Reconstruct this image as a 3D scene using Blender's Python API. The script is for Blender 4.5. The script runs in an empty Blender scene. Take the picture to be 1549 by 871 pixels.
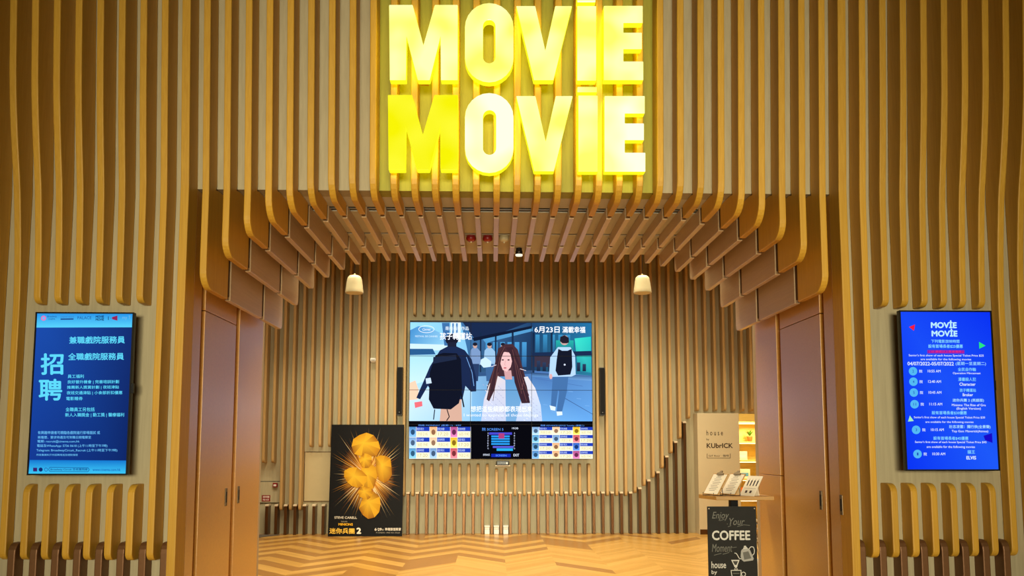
import bpy, bmesh, math, random
from mathutils import Vector, Matrix
random.seed(7)
C = bpy.context.scene.collection
SC = bpy.context.scene

# ------------------------------------------------------------------ camera
F, PX, PY = 1163.0, 774.5, 573.0
PITCH, YAW = math.radians(5.0), math.radians(1.45)
CAM = Vector((-0.15, 0.0, 1.49))
fw = Vector((math.sin(YAW)*math.cos(PITCH), math.cos(YAW)*math.cos(PITCH), math.sin(PITCH)))
rt = Vector((math.cos(YAW), -math.sin(YAW), 0))
up = rt.cross(fw)
cd = bpy.data.cameras.new('camera')
cam = bpy.data.objects.new('camera', cd); C.objects.link(cam)
cam.matrix_world = Matrix(((rt.x, up.x, -fw.x, CAM.x), (rt.y, up.y, -fw.y, CAM.y), (rt.z, up.z, -fw.z, CAM.z), (0, 0, 0, 1)))
cd.sensor_width = 36.0
cd.lens = 36.0*F/1549.0
cd.shift_y = (PY-435.5)/1549.0
cd.clip_start = 0.05
SC.camera = cam

def at(px, py, Y):
    """A measured photo pixel turned into the point of the vertical plane at depth Y."""
    d = fw + rt*((px-PX)/F) - up*((py-PY)/F)
    return CAM + d*((Y-CAM.y)/d.y)

# ------------------------------------------------------------------ materials
def lin(c):
    c = c/255.0
    return c/12.92 if c <= 0.04045 else ((c+0.055)/1.055)**2.4
def rgb(r, g, b, k=1.0):
    return (lin(r)*k, lin(g)*k, lin(b)*k, 1.0)

def newmat(name):
    m = bpy.data.materials.new(name); m.use_nodes = True
    nt = m.node_tree; nt.nodes.clear()
    o = nt.nodes.new('ShaderNodeOutputMaterial')
    return m, nt, o
def principled(name, col, rough=0.5, metal=0.0, spec=0.5, noise=0.0, nscale=40.0, coat=0.0):
    m, nt, o = newmat(name)
    b = nt.nodes.new('ShaderNodeBsdfPrincipled')
    b.inputs['Roughness'].default_value = rough
    b.inputs['Metallic'].default_value = metal
    b.inputs['Specular IOR Level'].default_value = spec
    b.inputs['Coat Weight'].default_value = coat
    nt.links.new(b.outputs[0], o.inputs[0])
    tc = nt.nodes.new('ShaderNodeTexCoord')
    n = nt.nodes.new('ShaderNodeTexNoise'); n.inputs['Scale'].default_value = nscale; n.inputs['Detail'].default_value = 3
    nt.links.new(tc.outputs['Object'], n.inputs['Vector'])
    mix = nt.nodes.new('ShaderNodeMix'); mix.data_type = 'RGBA'
    a = max(noise, 0.02)
    mix.inputs['A'].default_value = (col[0]*(1-a), col[1]*(1-a), col[2]*(1-a), 1)
    mix.inputs['B'].default_value = (col[0]*(1+a), col[1]*(1+a), col[2]*(1+a), 1)
    nt.links.new(n.outputs['Fac'], mix.inputs['Factor'])
    nt.links.new(mix.outputs['Result'], b.inputs['Base Color'])
    return m
def wood(name, c1, c2, rough=0.45, grain=(70, 70, 3), coat=0.0, vary=0.10, spec=0.4):
    m, nt, o = newmat(name)
    b = nt.nodes.new('ShaderNodeBsdfPrincipled')
    b.inputs['Roughness'].default_value = rough
    b.inputs['Coat Weight'].default_value = coat
    b.inputs['Coat Roughness'].default_value = 0.34; b.inputs['Coat IOR'].default_value = 1.7
    b.inputs['Specular IOR Level'].default_value = spec
    nt.links.new(b.outputs[0], o.inputs[0])
    tc = nt.nodes.new('ShaderNodeTexCoord')
    oi = nt.nodes.new('ShaderNodeObjectInfo')
    mp = nt.nodes.new('ShaderNodeMapping'); mp.inputs['Scale'].default_value = grain
    ad = nt.nodes.new('ShaderNodeVectorMath'); ad.operation = 'ADD'
    sc_ = nt.nodes.new('ShaderNodeMath'); sc_.operation = 'MULTIPLY'; sc_.inputs[1].default_value = 37.0
    nt.links.new(oi.outputs['Random'], sc_.inputs[0])
    nt.links.new(tc.outputs['Object'], ad.inputs[0]); nt.links.new(sc_.outputs[0], ad.inputs[1])
    nt.links.new(ad.outputs[0], mp.inputs['Vector'])
    n = nt.nodes.new('ShaderNodeTexNoise'); n.inputs['Scale'].default_value = 1.0
    n.inputs['Detail'].default_value = 4; n.inputs['Roughness'].default_value = 0.6
    nt.links.new(mp.outputs[0], n.inputs['Vector'])
    rp = nt.nodes.new('ShaderNodeValToRGB')
    rp.color_ramp.elements[0].position = 0.3; rp.color_ramp.elements[0].color = c1
    rp.color_ramp.elements[1].position = 0.7; rp.color_ramp.elements[1].color = c2
    nt.links.new(n.outputs['Fac'], rp.inputs[0])
    hv = nt.nodes.new('ShaderNodeHueSaturation')
    mr = nt.nodes.new('ShaderNodeMapRange'); mr.inputs['To Min'].default_value = 1-vary; mr.inputs['To Max'].default_value = 1+vary
    nt.links.new(oi.outputs['Random'], mr.inputs['Value']); nt.links.new(mr.outputs[0], hv.inputs['Value'])
    nt.links.new(rp.outputs[0], hv.inputs['Color']); nt.links.new(hv.outputs[0], b.inputs['Base Color'])
    bp = nt.nodes.new('ShaderNodeBump'); bp.inputs['Strength'].default_value = 0.06; bp.inputs['Distance'].default_value = 0.01
    nt.links.new(n.outputs['Fac'], bp.inputs['Height']); nt.links.new(bp.outputs[0], b.inputs['Normal'])
    return m
def emis(name, col, strength=1.0):
    m, nt, o = newmat(name)
    e = nt.nodes.new('ShaderNodeEmission'); e.inputs['Color'].default_value = col; e.inputs['Strength'].default_value = strength
    nt.links.new(e.outputs[0], o.inputs[0])
    return m
def screen_mat(name, strength=1.0):
    m, nt, o = newmat(name)
    e = nt.nodes.new('ShaderNodeEmission'); a = nt.nodes.new('ShaderNodeAttribute'); a.attribute_name = 'Col'
    e.inputs['Strength'].default_value = strength
    nt.links.new(a.outputs['Color'], e.inputs['Color']); nt.links.new(e.outputs[0], o.inputs[0])
    return m
def print_mat(name, rough=0.45, spec=0.15):
    m, nt, o = newmat(name)
    b = nt.nodes.new('ShaderNodeBsdfPrincipled'); a = nt.nodes.new('ShaderNodeAttribute'); a.attribute_name = 'Col'
    b.inputs['Roughness'].default_value = rough; b.inputs['Specular IOR Level'].default_value = spec
    nt.links.new(a.outputs['Color'], b.inputs['Base Color']); nt.links.new(b.outputs[0], o.inputs[0])
    return m
def lit_letter(name, ca, cb, strength):
    """Acrylic letter face lit from within: uneven lamps behind it."""
    m, nt, o = newmat(name)
    e = nt.nodes.new('ShaderNodeEmission'); e.inputs['Strength'].default_value = strength
    tc = nt.nodes.new('ShaderNodeTexCoord'); n = nt.nodes.new('ShaderNodeTexNoise')
    n.inputs['Scale'].default_value = 4.0; n.inputs['Detail'].default_value = 0.5
    nt.links.new(tc.outputs['Object'], n.inputs['Vector'])
    rp = nt.nodes.new('ShaderNodeValToRGB')
    rp.color_ramp.elements[0].position = 0.35; rp.color_ramp.elements[0].color = ca
    rp.color_ramp.elements[1].position = 0.65; rp.color_ramp.elements[1].color = cb
    nt.links.new(n.outputs['Fac'], rp.inputs[0]); nt.links.new(rp.outputs[0], e.inputs['Color'])
    g = nt.nodes.new('ShaderNodeBsdfGlossy'); g.inputs['Roughness'].default_value = 0.15
    mx = nt.nodes.new('ShaderNodeMixShader'); mx.inputs[0].default_value = 0.05
    nt.links.new(e.outputs[0], mx.inputs[1]); nt.links.new(g.outputs[0], mx.inputs[2])
    nt.links.new(mx.outputs[0], o.inputs[0])
    return m
def chevron_floor(name):
    m, nt, o = newmat(name)
    N = nt.nodes.new; L = nt.links.new
    def mth(op, a, b=None):
        q = N('ShaderNodeMath'); q.operation = op
        for i, v in enumerate((a, b)):
            if v is None: continue
            if isinstance(v, (int, float)): q.inputs[i].default_value = v
            else: L(v, q.inputs[i])
        return q.outputs[0]
    b = N('ShaderNodeBsdfPrincipled'); L(b.outputs[0], o.inputs[0])
    tc = N('ShaderNodeTexCoord'); sp = N('ShaderNodeSeparateXYZ'); L(tc.outputs['Object'], sp.inputs[0])
    H, W, SL = 0.64, 0.30, 1.05
    x = mth('ADD', sp.outputs['X'], 40.30); y = mth('ADD', sp.outputs['Y'], 40.0)
    tri = mth('PINGPONG', x, H)
    v = mth('ADD', y, mth('MULTIPLY', tri, SL))
    pl = mth('FLOOR', mth('DIVIDE', v, W)); sg = mth('FLOOR', mth('DIVIDE', x, H))
    cb = N('ShaderNodeCombineXYZ'); L(pl, cb.inputs[0]); L(sg, cb.inputs[1])
    wn = N('ShaderNodeTexWhiteNoise'); wn.noise_dimensions = '2D'; L(cb.outputs[0], wn.inputs['Vector'])
    # darker planks in every second course, dense toward the poster corner, stray ones elsewhere
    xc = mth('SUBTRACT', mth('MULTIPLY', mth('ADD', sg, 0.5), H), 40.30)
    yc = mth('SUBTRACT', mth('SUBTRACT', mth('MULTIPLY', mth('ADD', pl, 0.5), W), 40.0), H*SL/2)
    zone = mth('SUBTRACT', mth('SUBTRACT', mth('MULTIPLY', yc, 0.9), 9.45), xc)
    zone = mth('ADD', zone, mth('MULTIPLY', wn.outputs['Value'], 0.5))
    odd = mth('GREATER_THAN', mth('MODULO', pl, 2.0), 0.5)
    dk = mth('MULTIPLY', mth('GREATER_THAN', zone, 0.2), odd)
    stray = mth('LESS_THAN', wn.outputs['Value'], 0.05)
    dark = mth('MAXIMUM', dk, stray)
    fine = mth('FLOOR', mth('DIVIDE', v, W/3))
    cf = N('ShaderNodeCombineXYZ'); L(fine, cf.inputs[0]); L(sg, cf.inputs[1])
    wf = N('ShaderNodeTexWhiteNoise'); wf.noise_dimensions = '2D'; L(cf.outputs[0], wf.inputs['Vector'])
    lt = N('ShaderNodeValToRGB'); lt.color_ramp.elements[0].color = rgb(202, 150, 70); lt.color_ramp.elements[1].color = rgb(222, 170, 88)
    L(wf.outputs['Value'], lt.inputs[0])
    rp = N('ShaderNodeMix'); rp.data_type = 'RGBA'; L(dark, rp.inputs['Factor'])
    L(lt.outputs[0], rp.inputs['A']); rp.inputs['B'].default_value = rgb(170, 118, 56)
    cg = N('ShaderNodeCombineXYZ'); L(mth('MULTIPLY', v, 60), cg.inputs[1]); L(mth('MULTIPLY', x, 4), cg.inputs[0])
    ns = N('ShaderNodeTexNoise'); ns.inputs['Scale'].default_value = 1.0; ns.inputs['Detail'].default_value = 4; L(cg.outputs[0], ns.inputs['Vector'])
    mx = N('ShaderNodeMix'); mx.data_type = 'RGBA'; mx.blend_type = 'MULTIPLY'; mx.inputs['Factor'].default_value = 0.5
    g2 = N('ShaderNodeValToRGB'); g2.color_ramp.elements[0].color = (0.6, 0.6, 0.6, 1); g2.color_ramp.elements[0].position = 0.3; g2.color_ramp.elements[1].position = 0.65
    L(ns.outputs['Fac'], g2.inputs[0]); L(rp.outputs['Result'], mx.inputs['A']); L(g2.outputs[0], mx.inputs['B'])
    fr = mth('FRACT', mth('DIVIDE', v, W/3))
    ed = mth('LESS_THAN', fr, 0.04)
    m2 = N('ShaderNodeMix'); m2.data_type = 'RGBA'; L(mth('MULTIPLY', ed, 0.16), m2.inputs['Factor'])
    L(mx.outputs['Result'], m2.inputs['A']); m2.inputs['B'].default_value = rgb(92, 58, 26)
    L(m2.outputs['Result'], b.inputs['Base Color'])
    b.inputs['Roughness'].default_value = 0.30; b.inputs['Specular IOR Level'].default_value = 0.4
    return m

M = {}
M['fin'] = wood('golden_oak', rgb(200, 146, 42), rgb(214, 162, 54), 0.5, (90, 90, 3), vary=0.07)
M['board'] = wood('oak_board', rgb(184, 150, 104), rgb(196, 162, 116), 0.36, (90, 3, 60), vary=0.06, spec=0.6, coat=0.5)
M['oak'] = wood('room_oak', rgb(174, 138, 82), rgb(190, 154, 98), 0.5, (90, 90, 3), vary=0.08)
M['panel'] = wood('door_veneer', rgb(198, 138, 36), rgb(210, 150, 46), 0.34, (3, 60, 60), vary=0.0, spec=1.0, coat=1.0)
M['backing'] = wood('greige_backing', rgb(168, 153, 118), rgb(182, 167, 130), 0.7, (40, 40, 2), vary=0.0)
M['backing_glow'] = wood('sign_glow_backing', rgb(158, 150, 42), rgb(170, 162, 50), 0.6, (40, 40, 2), vary=0.0)  # the sign's yellow glow on the wall, painted into the backing colour
M['backing_room'] = wood('room_backing', rgb(178, 166, 130), rgb(194, 182, 146), 0.7, (40, 40, 2), vary=0.0)
M['soffit'] = principled('soffit_paint', rgb(196, 188, 166), 0.7, noise=0.04)
M['bronze'] = principled('dark_bronze', rgb(100, 68, 38), 0.32, 0.75, noise=0.1)
M['bronze_light'] = principled('brushed_bronze', rgb(122, 82, 46), 0.5, 0.4, noise=0.1)
M['joint'] = principled('dark_joint', rgb(84, 54, 24), 0.7)
M['cap'] = principled('highlit_bronze_cap', rgb(206, 184, 150), 0.35, 0.0, noise=0.04)  # post caps: ceiling lamp highlight painted in as a pale tone
M['black'] = principled('black_plastic', rgb(16, 16, 18), 0.35, noise=0.05)
M['black_matte'] = principled('black_matte', rgb(12, 11, 11), 0.7, spec=0.2, noise=0.1)
M['slot'] = principled('slot_black', rgb(6, 4, 3), 0.8)
M['grey_strip'] = principled('slot_aluminium', rgb(150, 148, 140), 0.4, 0.3)
M['white'] = principled('white_plastic', rgb(236, 232, 220), 0.4, noise=0.03)
M['cream'] = principled('cream_plastic', rgb(196, 180, 138), 0.45, noise=0.03)
M['plaster'] = principled('warm_plaster', rgb(176, 156, 122), 0.8, noise=0.05)
M['beige'] = principled('beige_laminate', rgb(206, 190, 152), 0.55, noise=0.03, nscale=8)
M['beige_hatch'] = principled('pale_hatch_paint', rgb(190, 172, 128), 0.55, noise=0.04, nscale=12)
M['red'] = principled('alarm_red', rgb(140, 24, 18), 0.4)
M['paper'] = principled('menu_paper', rgb(236, 224, 198), 0.7, noise=0.02)
M['ink'] = principled('dark_ink', rgb(44, 38, 36), 0.7)
M['chalk'] = principled('white_chalk', rgb(226, 226, 220), 0.9, noise=0.15, nscale=300)
M['slate'] = principled('blackboard_slate', rgb(27, 27, 24), 0.8, noise=0.25, nscale=14)
M['steel'] = principled('brushed_steel', rgb(120, 104, 80), 0.35, 0.9)
M['mat'] = principled('grey_entrance_mat', rgb(92, 82, 68), 0.95, noise=0.2, nscale=200)
M['leafg'] = principled('leaf_green', rgb(84, 140, 34), 0.5, noise=0.2)
M['terra'] = principled('terracotta', rgb(170, 112, 58), 0.7, noise=0.1)
M['pink'] = principled('pink_card', rgb(236, 200, 196), 0.6, noise=0.05)
M['blue'] = principled('blue_card', rgb(90, 160, 220), 0.5, noise=0.05)
M['orange'] = principled('orange_card', rgb(224, 120, 30), 0.5, noise=0.05)
M['shelfwood'] = wood('honey_shelf', rgb(222, 194, 110), rgb(232, 206, 126), 0.5, (4, 40, 40), vary=0.03)
M['tablewood'] = wood('table_oak', rgb(176, 130, 62), rgb(194, 148, 78), 0.4, (5, 60, 60), vary=0.0)
M['petal'] = principled('dried_white_flower', rgb(244, 238, 220), 0.8, noise=0.05)
M['ceil'] = principled('ceiling_paint', rgb(190, 178, 158), 0.9, noise=0.02)
M['stone'] = principled('lobby_stone', rgb(84, 72, 56), 0.6, noise=0.1, nscale=6)
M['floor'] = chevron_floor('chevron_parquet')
M['screen'] = screen_mat('display_light', 1.0)
M['film'] = screen_mat('video_wall_light', 1.2)
M['print'] = print_mat('poster_print', 0.55)
M['face_pale'] = lit_letter('lit_acrylic_pale', (1.05, 1.02, 0.16, 1), (1.1, 1.1, 0.50, 1), 1.05)
M['face_white'] = lit_letter('lit_acrylic_white', (1.1, 1.1, 0.38, 1), (1.15, 1.15, 0.78, 1), 1.1)
M['face_deep'] = lit_letter('lit_acrylic_deep', (1.0, 0.96, 0.0, 1), (1.05, 1.02, 0.03, 1), 1.0)
M['return'] = emis('lit_acrylic_side', (1.0, 0.98, 0.015, 1), 1.05)
M['halo'] = emis('sign_halo_light', (1.0, 0.97, 0.01, 1), 4.5)
M['lamp'] = emis('warm_lamp', (1.0, 0.86, 0.62, 1), 1.3)
M['shelf_led'] = emis('shelf_strip_light', (1.0, 0.80, 0.34, 1), 5.0)

# ------------------------------------------------------------------ helpers
def finish(name, bm, mats, parent=None, smooth=False, bevel=0.0, seg=2):
    me = bpy.data.meshes.new(name)
    bmesh.ops.recalc_face_normals(bm, faces=bm.faces[:])
    bm.to_mesh(me); bm.free()
    if not isinstance(mats, (list, tuple)): mats = [mats]
    for m in mats: me.materials.append(M[m] if isinstance(m, str) else m)
    if smooth:
        for p in me.polygons: p.use_smooth = True
    o = bpy.data.objects.new(name, me); C.objects.link(o)
    if parent: o.parent = parent
    if bevel > 0:
        b = o.modifiers.new('edge', 'BEVEL'); b.width = bevel; b.segments = seg; b.limit_method = 'ANGLE'; b.angle_limit = math.radians(50)
    return o
def tag(o, label, cat, group=None):
    o['label'] = label; o['category'] = cat
    if group: o['group'] = group
    return o
def thing(name, label, cat, loc=(0, 0, 0), group=None, rotz=0.0):
    o = bpy.data.objects.new(name, None); C.objects.link(o); o.location = loc; o.rotation_euler = (0, 0, rotz)
    o.empty_display_size = 0.1
    return tag(o, label, cat, group)
def struct(o):
    o['kind'] = 'structure'; return o
def box(bm, x0, x1, y0, y1, z0, z1, mi=0):
    vs = [bm.verts.new(p) for p in ((x0, y0, z0), (x1, y0, z0), (x1, y1, z0), (x0, y1, z0), (x0, y0, z1), (x1, y0, z1), (x1, y1, z1), (x0, y1, z1))]
    for q in ((0, 1, 5, 4), (1, 2, 6, 5), (2, 3, 7, 6), (3, 0, 4, 7), (4, 5, 6, 7), (3, 2, 1, 0)):
        f = bm.faces.new([vs[k] for k in q]); f.material_index = mi
def bx(name, m, x0, x1, y0, y1, z0, z1, parent=None, bevel=0.0):
    bm = bmesh.new(); box(bm, x0, x1, y0, y1, z0, z1)
    return finish(name, bm, m, parent, bevel=bevel)
def prism_x(bm, pts, x0, x1):
    """Extrude a (y, z) outline along x."""
    a = [bm.verts.new((x0, p[0], p[1])) for p in pts]; b = [bm.verts.new((x1, p[0], p[1])) for p in pts]
    bm.faces.new(a); bm.faces.new(b[::-1])
    n = len(pts)
    for i in range(n): bm.faces.new((a[i], b[i], b[(i+1) % n], a[(i+1) % n]))
def prism_y(bm, pts, y0, y1, mi_side=0, mi_front=0, mi_back=None):
    """Extrude an (x, z) outline along y."""
    a = [bm.verts.new((p[0], y0, p[1])) for p in pts]; b = [bm.verts.new((p[0], y1, p[1])) for p in pts]
    f = bm.faces.new(a); f.material_index = mi_front
    f = bm.faces.new(b[::-1]); f.material_index = mi_side if mi_back is None else mi_back
    n = len(pts)
    for i in range(n):
        f = bm.faces.new((a[i], b[i], b[(i+1) % n], a[(i+1) % n])); f.material_index = mi_side
def lathe(bm, prof, cx=0, cy=0, seg=24, mi=0):
    rings = []
    for r, z in prof:
        rings.append([bm.verts.new((cx+r*math.cos(2*math.pi*k/seg), cy+r*math.sin(2*math.pi*k/seg), z)) for k in range(seg)])
    for a, b in zip(rings, rings[1:]):
        for k in range(seg):
            f = bm.faces.new((a[k], a[(k+1) % seg], b[(k+1) % seg], b[k])); f.material_index = mi
    if prof[0][0] > 1e-4: bm.faces.new(rings[0][::-1])
    if prof[-1][0] > 1e-4: bm.faces.new(rings[-1])
def tube(bm, pts, r, seg=8):
    pts = [Vector(p) for p in pts]; rings = []
    for i, p in enumerate(pts):
        d = (pts[min(i+1, len(pts)-1)]-pts[max(i-1, 0)]).normalized()
        u = d.orthogonal().normalized() if abs(d.z) > 0.95 else d.cross(Vector((0, 0, 1))).normalized()
        v = d.cross(u)
        rr = r[i] if isinstance(r, (list, tuple)) else r
        rings.append([bm.verts.new(p+(u*math.cos(2*math.pi*k/seg)+v*math.sin(2*math.pi*k/seg))*rr) for k in range(seg)])
    for a, b in zip(rings, rings[1:]):
        for k in range(seg): bm.faces.new((a[k], a[(k+1) % seg], b[(k+1) % seg], b[k]))
    bm.faces.new(rings[0][::-1]); bm.faces.new(rings[-1])
def smooth01(a, b, x):
    t = min(1, max(0, (x-a)/(b-a))); return t*t*(3-2*t)
ORD = ['', 'first', 'second', 'third', 'fourth', 'fifth', 'sixth', 'seventh', 'eighth', 'ninth', 'tenth', 'eleventh', 'twelfth', 'thirteenth', 'fourteenth', 'fifteenth', 'sixteenth', 'seventeenth', 'eighteenth', 'nineteenth', 'twentieth']

# flat pictures: polygons and lettering with their own printed or displayed colour
_tcache = {}
def text_geo(s, bold=0.0, shear=0.0):
    key = (s, bold, shear)
    if key not in _tcache:
        c = bpy.data.curves.new('line', 'FONT'); c.body = s; c.offset = bold; c.shear = shear; c.resolution_u = 3
        o = bpy.data.objects.new('line', c); C.objects.link(o)
        dg = bpy.context.evaluated_depsgraph_get(); dg.update()
        me = bpy.data.meshes.new_from_object(o.evaluated_get(dg))
        vs = [(v.co.x, v.co.y) for v in me.vertices]; fs = [tuple(p.vertices) for p in me.polygons]
        bpy.data.objects.remove(o); bpy.data.curves.remove(c); bpy.data.meshes.remove(me)
        _tcache[key] = (vs, fs)
    return _tcache[key]
class Pic:
    def __init__(self, quad, w, h):
        self.q = quad; self.w = w; self.h = h; self.v = []; self.f = []; self.c = []; self.layer = 0
    def uv(self, x, y):
        (ax, ay), (bx_, by), (cx, cy), (dx, dy) = self.q     # TL TR BR BL
        u = v = 0.5
        for _ in range(8):
            px = (1-u)*(1-v)*ax+u*(1-v)*bx_+u*v*cx+(1-u)*v*dx; py = (1-u)*(1-v)*ay+u*(1-v)*by+u*v*cy+(1-u)*v*dy
            jxu = (1-v)*(bx_-ax)+v*(cx-dx); jyu = (1-v)*(by-ay)+v*(cy-dy)
            jxv = (1-u)*(dx-ax)+u*(cx-bx_); jyv = (1-u)*(dy-ay)+u*(cy-by)
            det = jxu*jyv-jxv*jyu; ex, ey = x-px, y-py
            u += (ex*jyv-ey*jxv)/det; v += (ey*jxu-ex*jyu)/det
        return u, v
    def pt(self, x, y):
        u, v = self.uv(x, y)
        u = min(1, max(0, u)); v = min(1, max(0, v))
        return ((u-0.5)*self.w, -self.layer*0.00005, (0.5-v)*self.h)
    def poly(self, pts, cols):
        self.layer += 1
        if not isinstance(cols, list): cols = [cols]*len(pts)
        b = len(self.v)
        for p, c in zip(pts, cols): self.v.append(self.pt(*p)); self.c.append(rgb(*c))
        self.f.append(tuple(range(b, b+len(pts))))
    def rect(self, x0, y0, x1, y1, col, col2=None):
        self.poly([(x0, y0), (x1, y0), (x1, y1), (x0, y1)], [col, col, col2 or col, col2 or col])
    def ell(self, cx, cy, rx, ry, col, n=20):
        self.poly([(cx+rx*math.cos(2*math.pi*k/n), cy+ry*math.sin(2*math.pi*k/n)) for k in range(n)], col)
    def line(self, pts, w, col):
        for (x0, y0), (x1, y1) in zip(pts, pts[1:]):
            L = math.hypot(x1-x0, y1-y0) or 1; nx, ny = -(y1-y0)/L*w/2, (x1-x0)/L*w/2
            self.poly([(x0+nx, y0+ny), (x1+nx, y1+ny), (x1-nx, y1-ny), (x0-nx, y0-ny)], col)
    def ring(self, cx, cy, rx, ry, w, col, n=24):
        self.line([(cx+rx*math.cos(2*math.pi*k/n), cy+ry*math.sin(2*math.pi*k/n)) for k in range(n+1)], w, col)
    def text(self, s, x0, x1, y0, y1, col, bold=0.0, shear=0.0):
        vs, fs = text_geo(s, 0.0, shear)
        if not vs: return
        self.layer += 1
        if bold > 0:
            n0 = len(vs); sh = ((bold, 0), (-bold, 0), (0, bold), (0, -bold))
            vs, fs = [(x+a, y+b) for a, b in sh for x, y in vs], [tuple(i+n0*k for i in f) for k in range(4) for f in fs]
        mx0 = min(p[0] for p in vs); mx1 = max(p[0] for p in vs); my0 = min(p[1] for p in vs); my1 = max(p[1] for p in vs)
        b = len(self.v)
        for k_, p in enumerate(vs):
            q3 = (self.pt(x0+(p[0]-mx0)/(mx1-mx0)*(x1-x0), y1-(p[1]-my0)/(my1-my0)*(y1-y0)))
            self.v.append((q3[0], q3[1]-0.00002*(k_*4//len(vs)), q3[2])); self.c.append(rgb(*col))
        for f in fs: self.f.append(tuple(b+i for i in f))
    def build(self, name, mat, parent, loc=(0, 0, 0)):
        me = bpy.data.meshes.new(name); me.from_pydata(self.v, [], self.f)
        at_ = me.color_attributes.new('Col', 'FLOAT_COLOR', 'POINT')
        for i, c in enumerate(self.c): at_.data[i].color = c
        me.materials.append(M[mat])
        o = bpy.data.objects.new(name, me); C.objects.link(o); o.parent = parent; o.location = loc
        return o

# ------------------------------------------------------------------ dimensions
PITCHX = 0.1545
def FX(i): return -2.44+PITCHX*i
YB = 5.80                   # facade backing plane
ZS = 3.45                   # soffit
YE = 7.72                   # far end of the portal
YR = 13.40                  # room wall
ZT = 5.75                   # top of the facade
def lean(z): return 0.07*max(0.0, z-3.4)
def yfront(i, z):
    k = min(1, max(0, (abs(i-16)-16)/8.0))
    base = 5.635+0.085*k
    bulge = 0.14*k*smooth01(2.5, 4.3, z)+0.01
    return base-bulge-lean(z)
TH = 0.05

# ------------------------------------------------------------------ setting
struct(bx('floor', 'floor', -7, 7.5, -14, 16.6, -0.1, 0.0))
def wall_prof(name, m, x0, x1, z0, z1):
    zs = [z0]+[z for z in (3.4,) if z0 < z < z1]+[z1]
    pts = [(YB-lean(z), z) for z in zs]+[(YB+0.15, z1), (YB+0.15, z0)]
    bm = bmesh.new(); prism_x(bm, pts, x0, x1); return struct(finish(name, bm, m))
wall_prof('wall_front_recruitment', 'backing', -7, FX(0)-0.01, 0, ZT)
wall_prof('wall_front_schedule', 'backing', FX(32)+0.01, 7.5, 0, ZT)
wall_prof('wall_front_header_recruitment', 'backing', FX(0)-0.01, FX(9), ZS, ZT)
wall_prof('wall_front_header_sign', 'backing_glow', FX(9), FX(23), ZS, ZT)
wall_prof('wall_front_header_schedule', 'backing', FX(23), FX(32)+0.01, ZS, ZT)
XL, XR = FX(0)+0.029, FX(32)-0.029
# soffit with two recessed linear slots
bm = bmesh.new()
for y0, y1 in ((YB+0.15, 6.20), (6.32, 6.965), (7.005, YE)): box(bm, FX(0)-0.01, FX(32)+0.01, y0, y1, ZS, ZS+0.14)
box(bm, FX(0)-0.01, FX(32)+0.01, YB+0.15, YE, ZS+0.14, ZS+0.20)
struct(finish('ceiling_soffit', bm, 'soffit'))
struct(bx('trim_1', 'grey_strip', -1.75, 1.80, 6.248, 6.272, ZS+0.002, ZS+0.03))
bm = bmesh.new(); box(bm, -1.75, 1.80, 6.201, 6.247, ZS+0.012, ZS+0.1399); box(bm, -1.75, 1.80, 6.273, 6.319, ZS+0.012, ZS+0.1399); struct(finish('trim_2', bm, 'slot'))
struct(bx('trim_3', 'slot', -2.3, 2.36, 6.966, 7.004, ZS+0.012, ZS+0.1399))
# portal cheeks behind the door leaves
struct(bx('wall_portal_recruitment', 'panel', XL-0.30, XL-0.055, YB+0.15, YE, 0, ZS))
struct(bx('wall_portal_schedule', 'panel', XR+0.055, XR+0.30, YB+0.15, YE, 0, ZS))
def cheek(side, y0, y1, z0, z1, name, parent=None):
    x0, x1 = (XL-0.05, XL) if side < 0 else (XR, XR+0.05)
    return bx(name, 'panel', x0, x1, y0, y1, z0, z1, parent, bevel=0.003)
def pull(side, y, z, parent):
    x0, x1 = (XL-0.001, XL+0.006) if side < 0 else (XR-0.006, XR+0.001)
    bm = bmesh.new(); box(bm, x0, x1, y-0.024, y+0.024, z-0.075, z+0.075)
    h = finish('handle', bm, 'steel', parent, bevel=0.004)
    x0, x1 = (XL+0.005, XL+0.008) if side < 0 else (XR-0.008, XR-0.005)
    bx('keyhole', 'slot', x0, x1, y-0.008, y+0.008, z-0.045, z+0.045, h)
    h['label'] = 'dark steel flush pull'
struct(cheek(-1, YB+0.002, 5.96, 0, ZS-0.002, 'trim_4'))
d = struct(cheek(-1, 6.04, 6.775, 0.01, 2.55, 'door_1')); pull(-1, 6.645, 1.06, d)
tag(d, 'tall golden veneer door leaf next to the recruitment screen jamb, steel pull on its far edge', 'door')
struct(cheek(-1, 6.04, 6.775, 2.556, ZS-0.002, 'trim_5'))
d = struct(cheek(-1, 6.87, 7.57, 0.01, ZS-0.002, 'door_2')); pull(-1, 6.965, 1.06, d)
tag(d, 'deeper golden veneer door leaf on the poster side of the portal', 'door')
d = struct(cheek(1, YB+0.002, 5.97, 0.01, ZS-0.002, 'door_3')); pull(1, 5.775, 1.05, d)
tag(d, 'narrow golden veneer leaf beside the schedule screen jamb', 'door')
d = struct(cheek(1, 6.045, 6.90, 0.01, 2.55, 'door_4')); pull(1, 6.135, 1.06, d)
tag(d, 'wide golden veneer door leaf behind the schedule screen jamb', 'door')
struct(cheek(1, 6.045, 6.90, 2.556, ZS-0.002, 'trim_6'))
struct(cheek(1, 7.0, 7.52, 1.225, ZS-0.002, 'trim_7')); struct(cheek(1, 7.0, 7.52, 0.0, 1.22, 'trim_8'))
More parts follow.
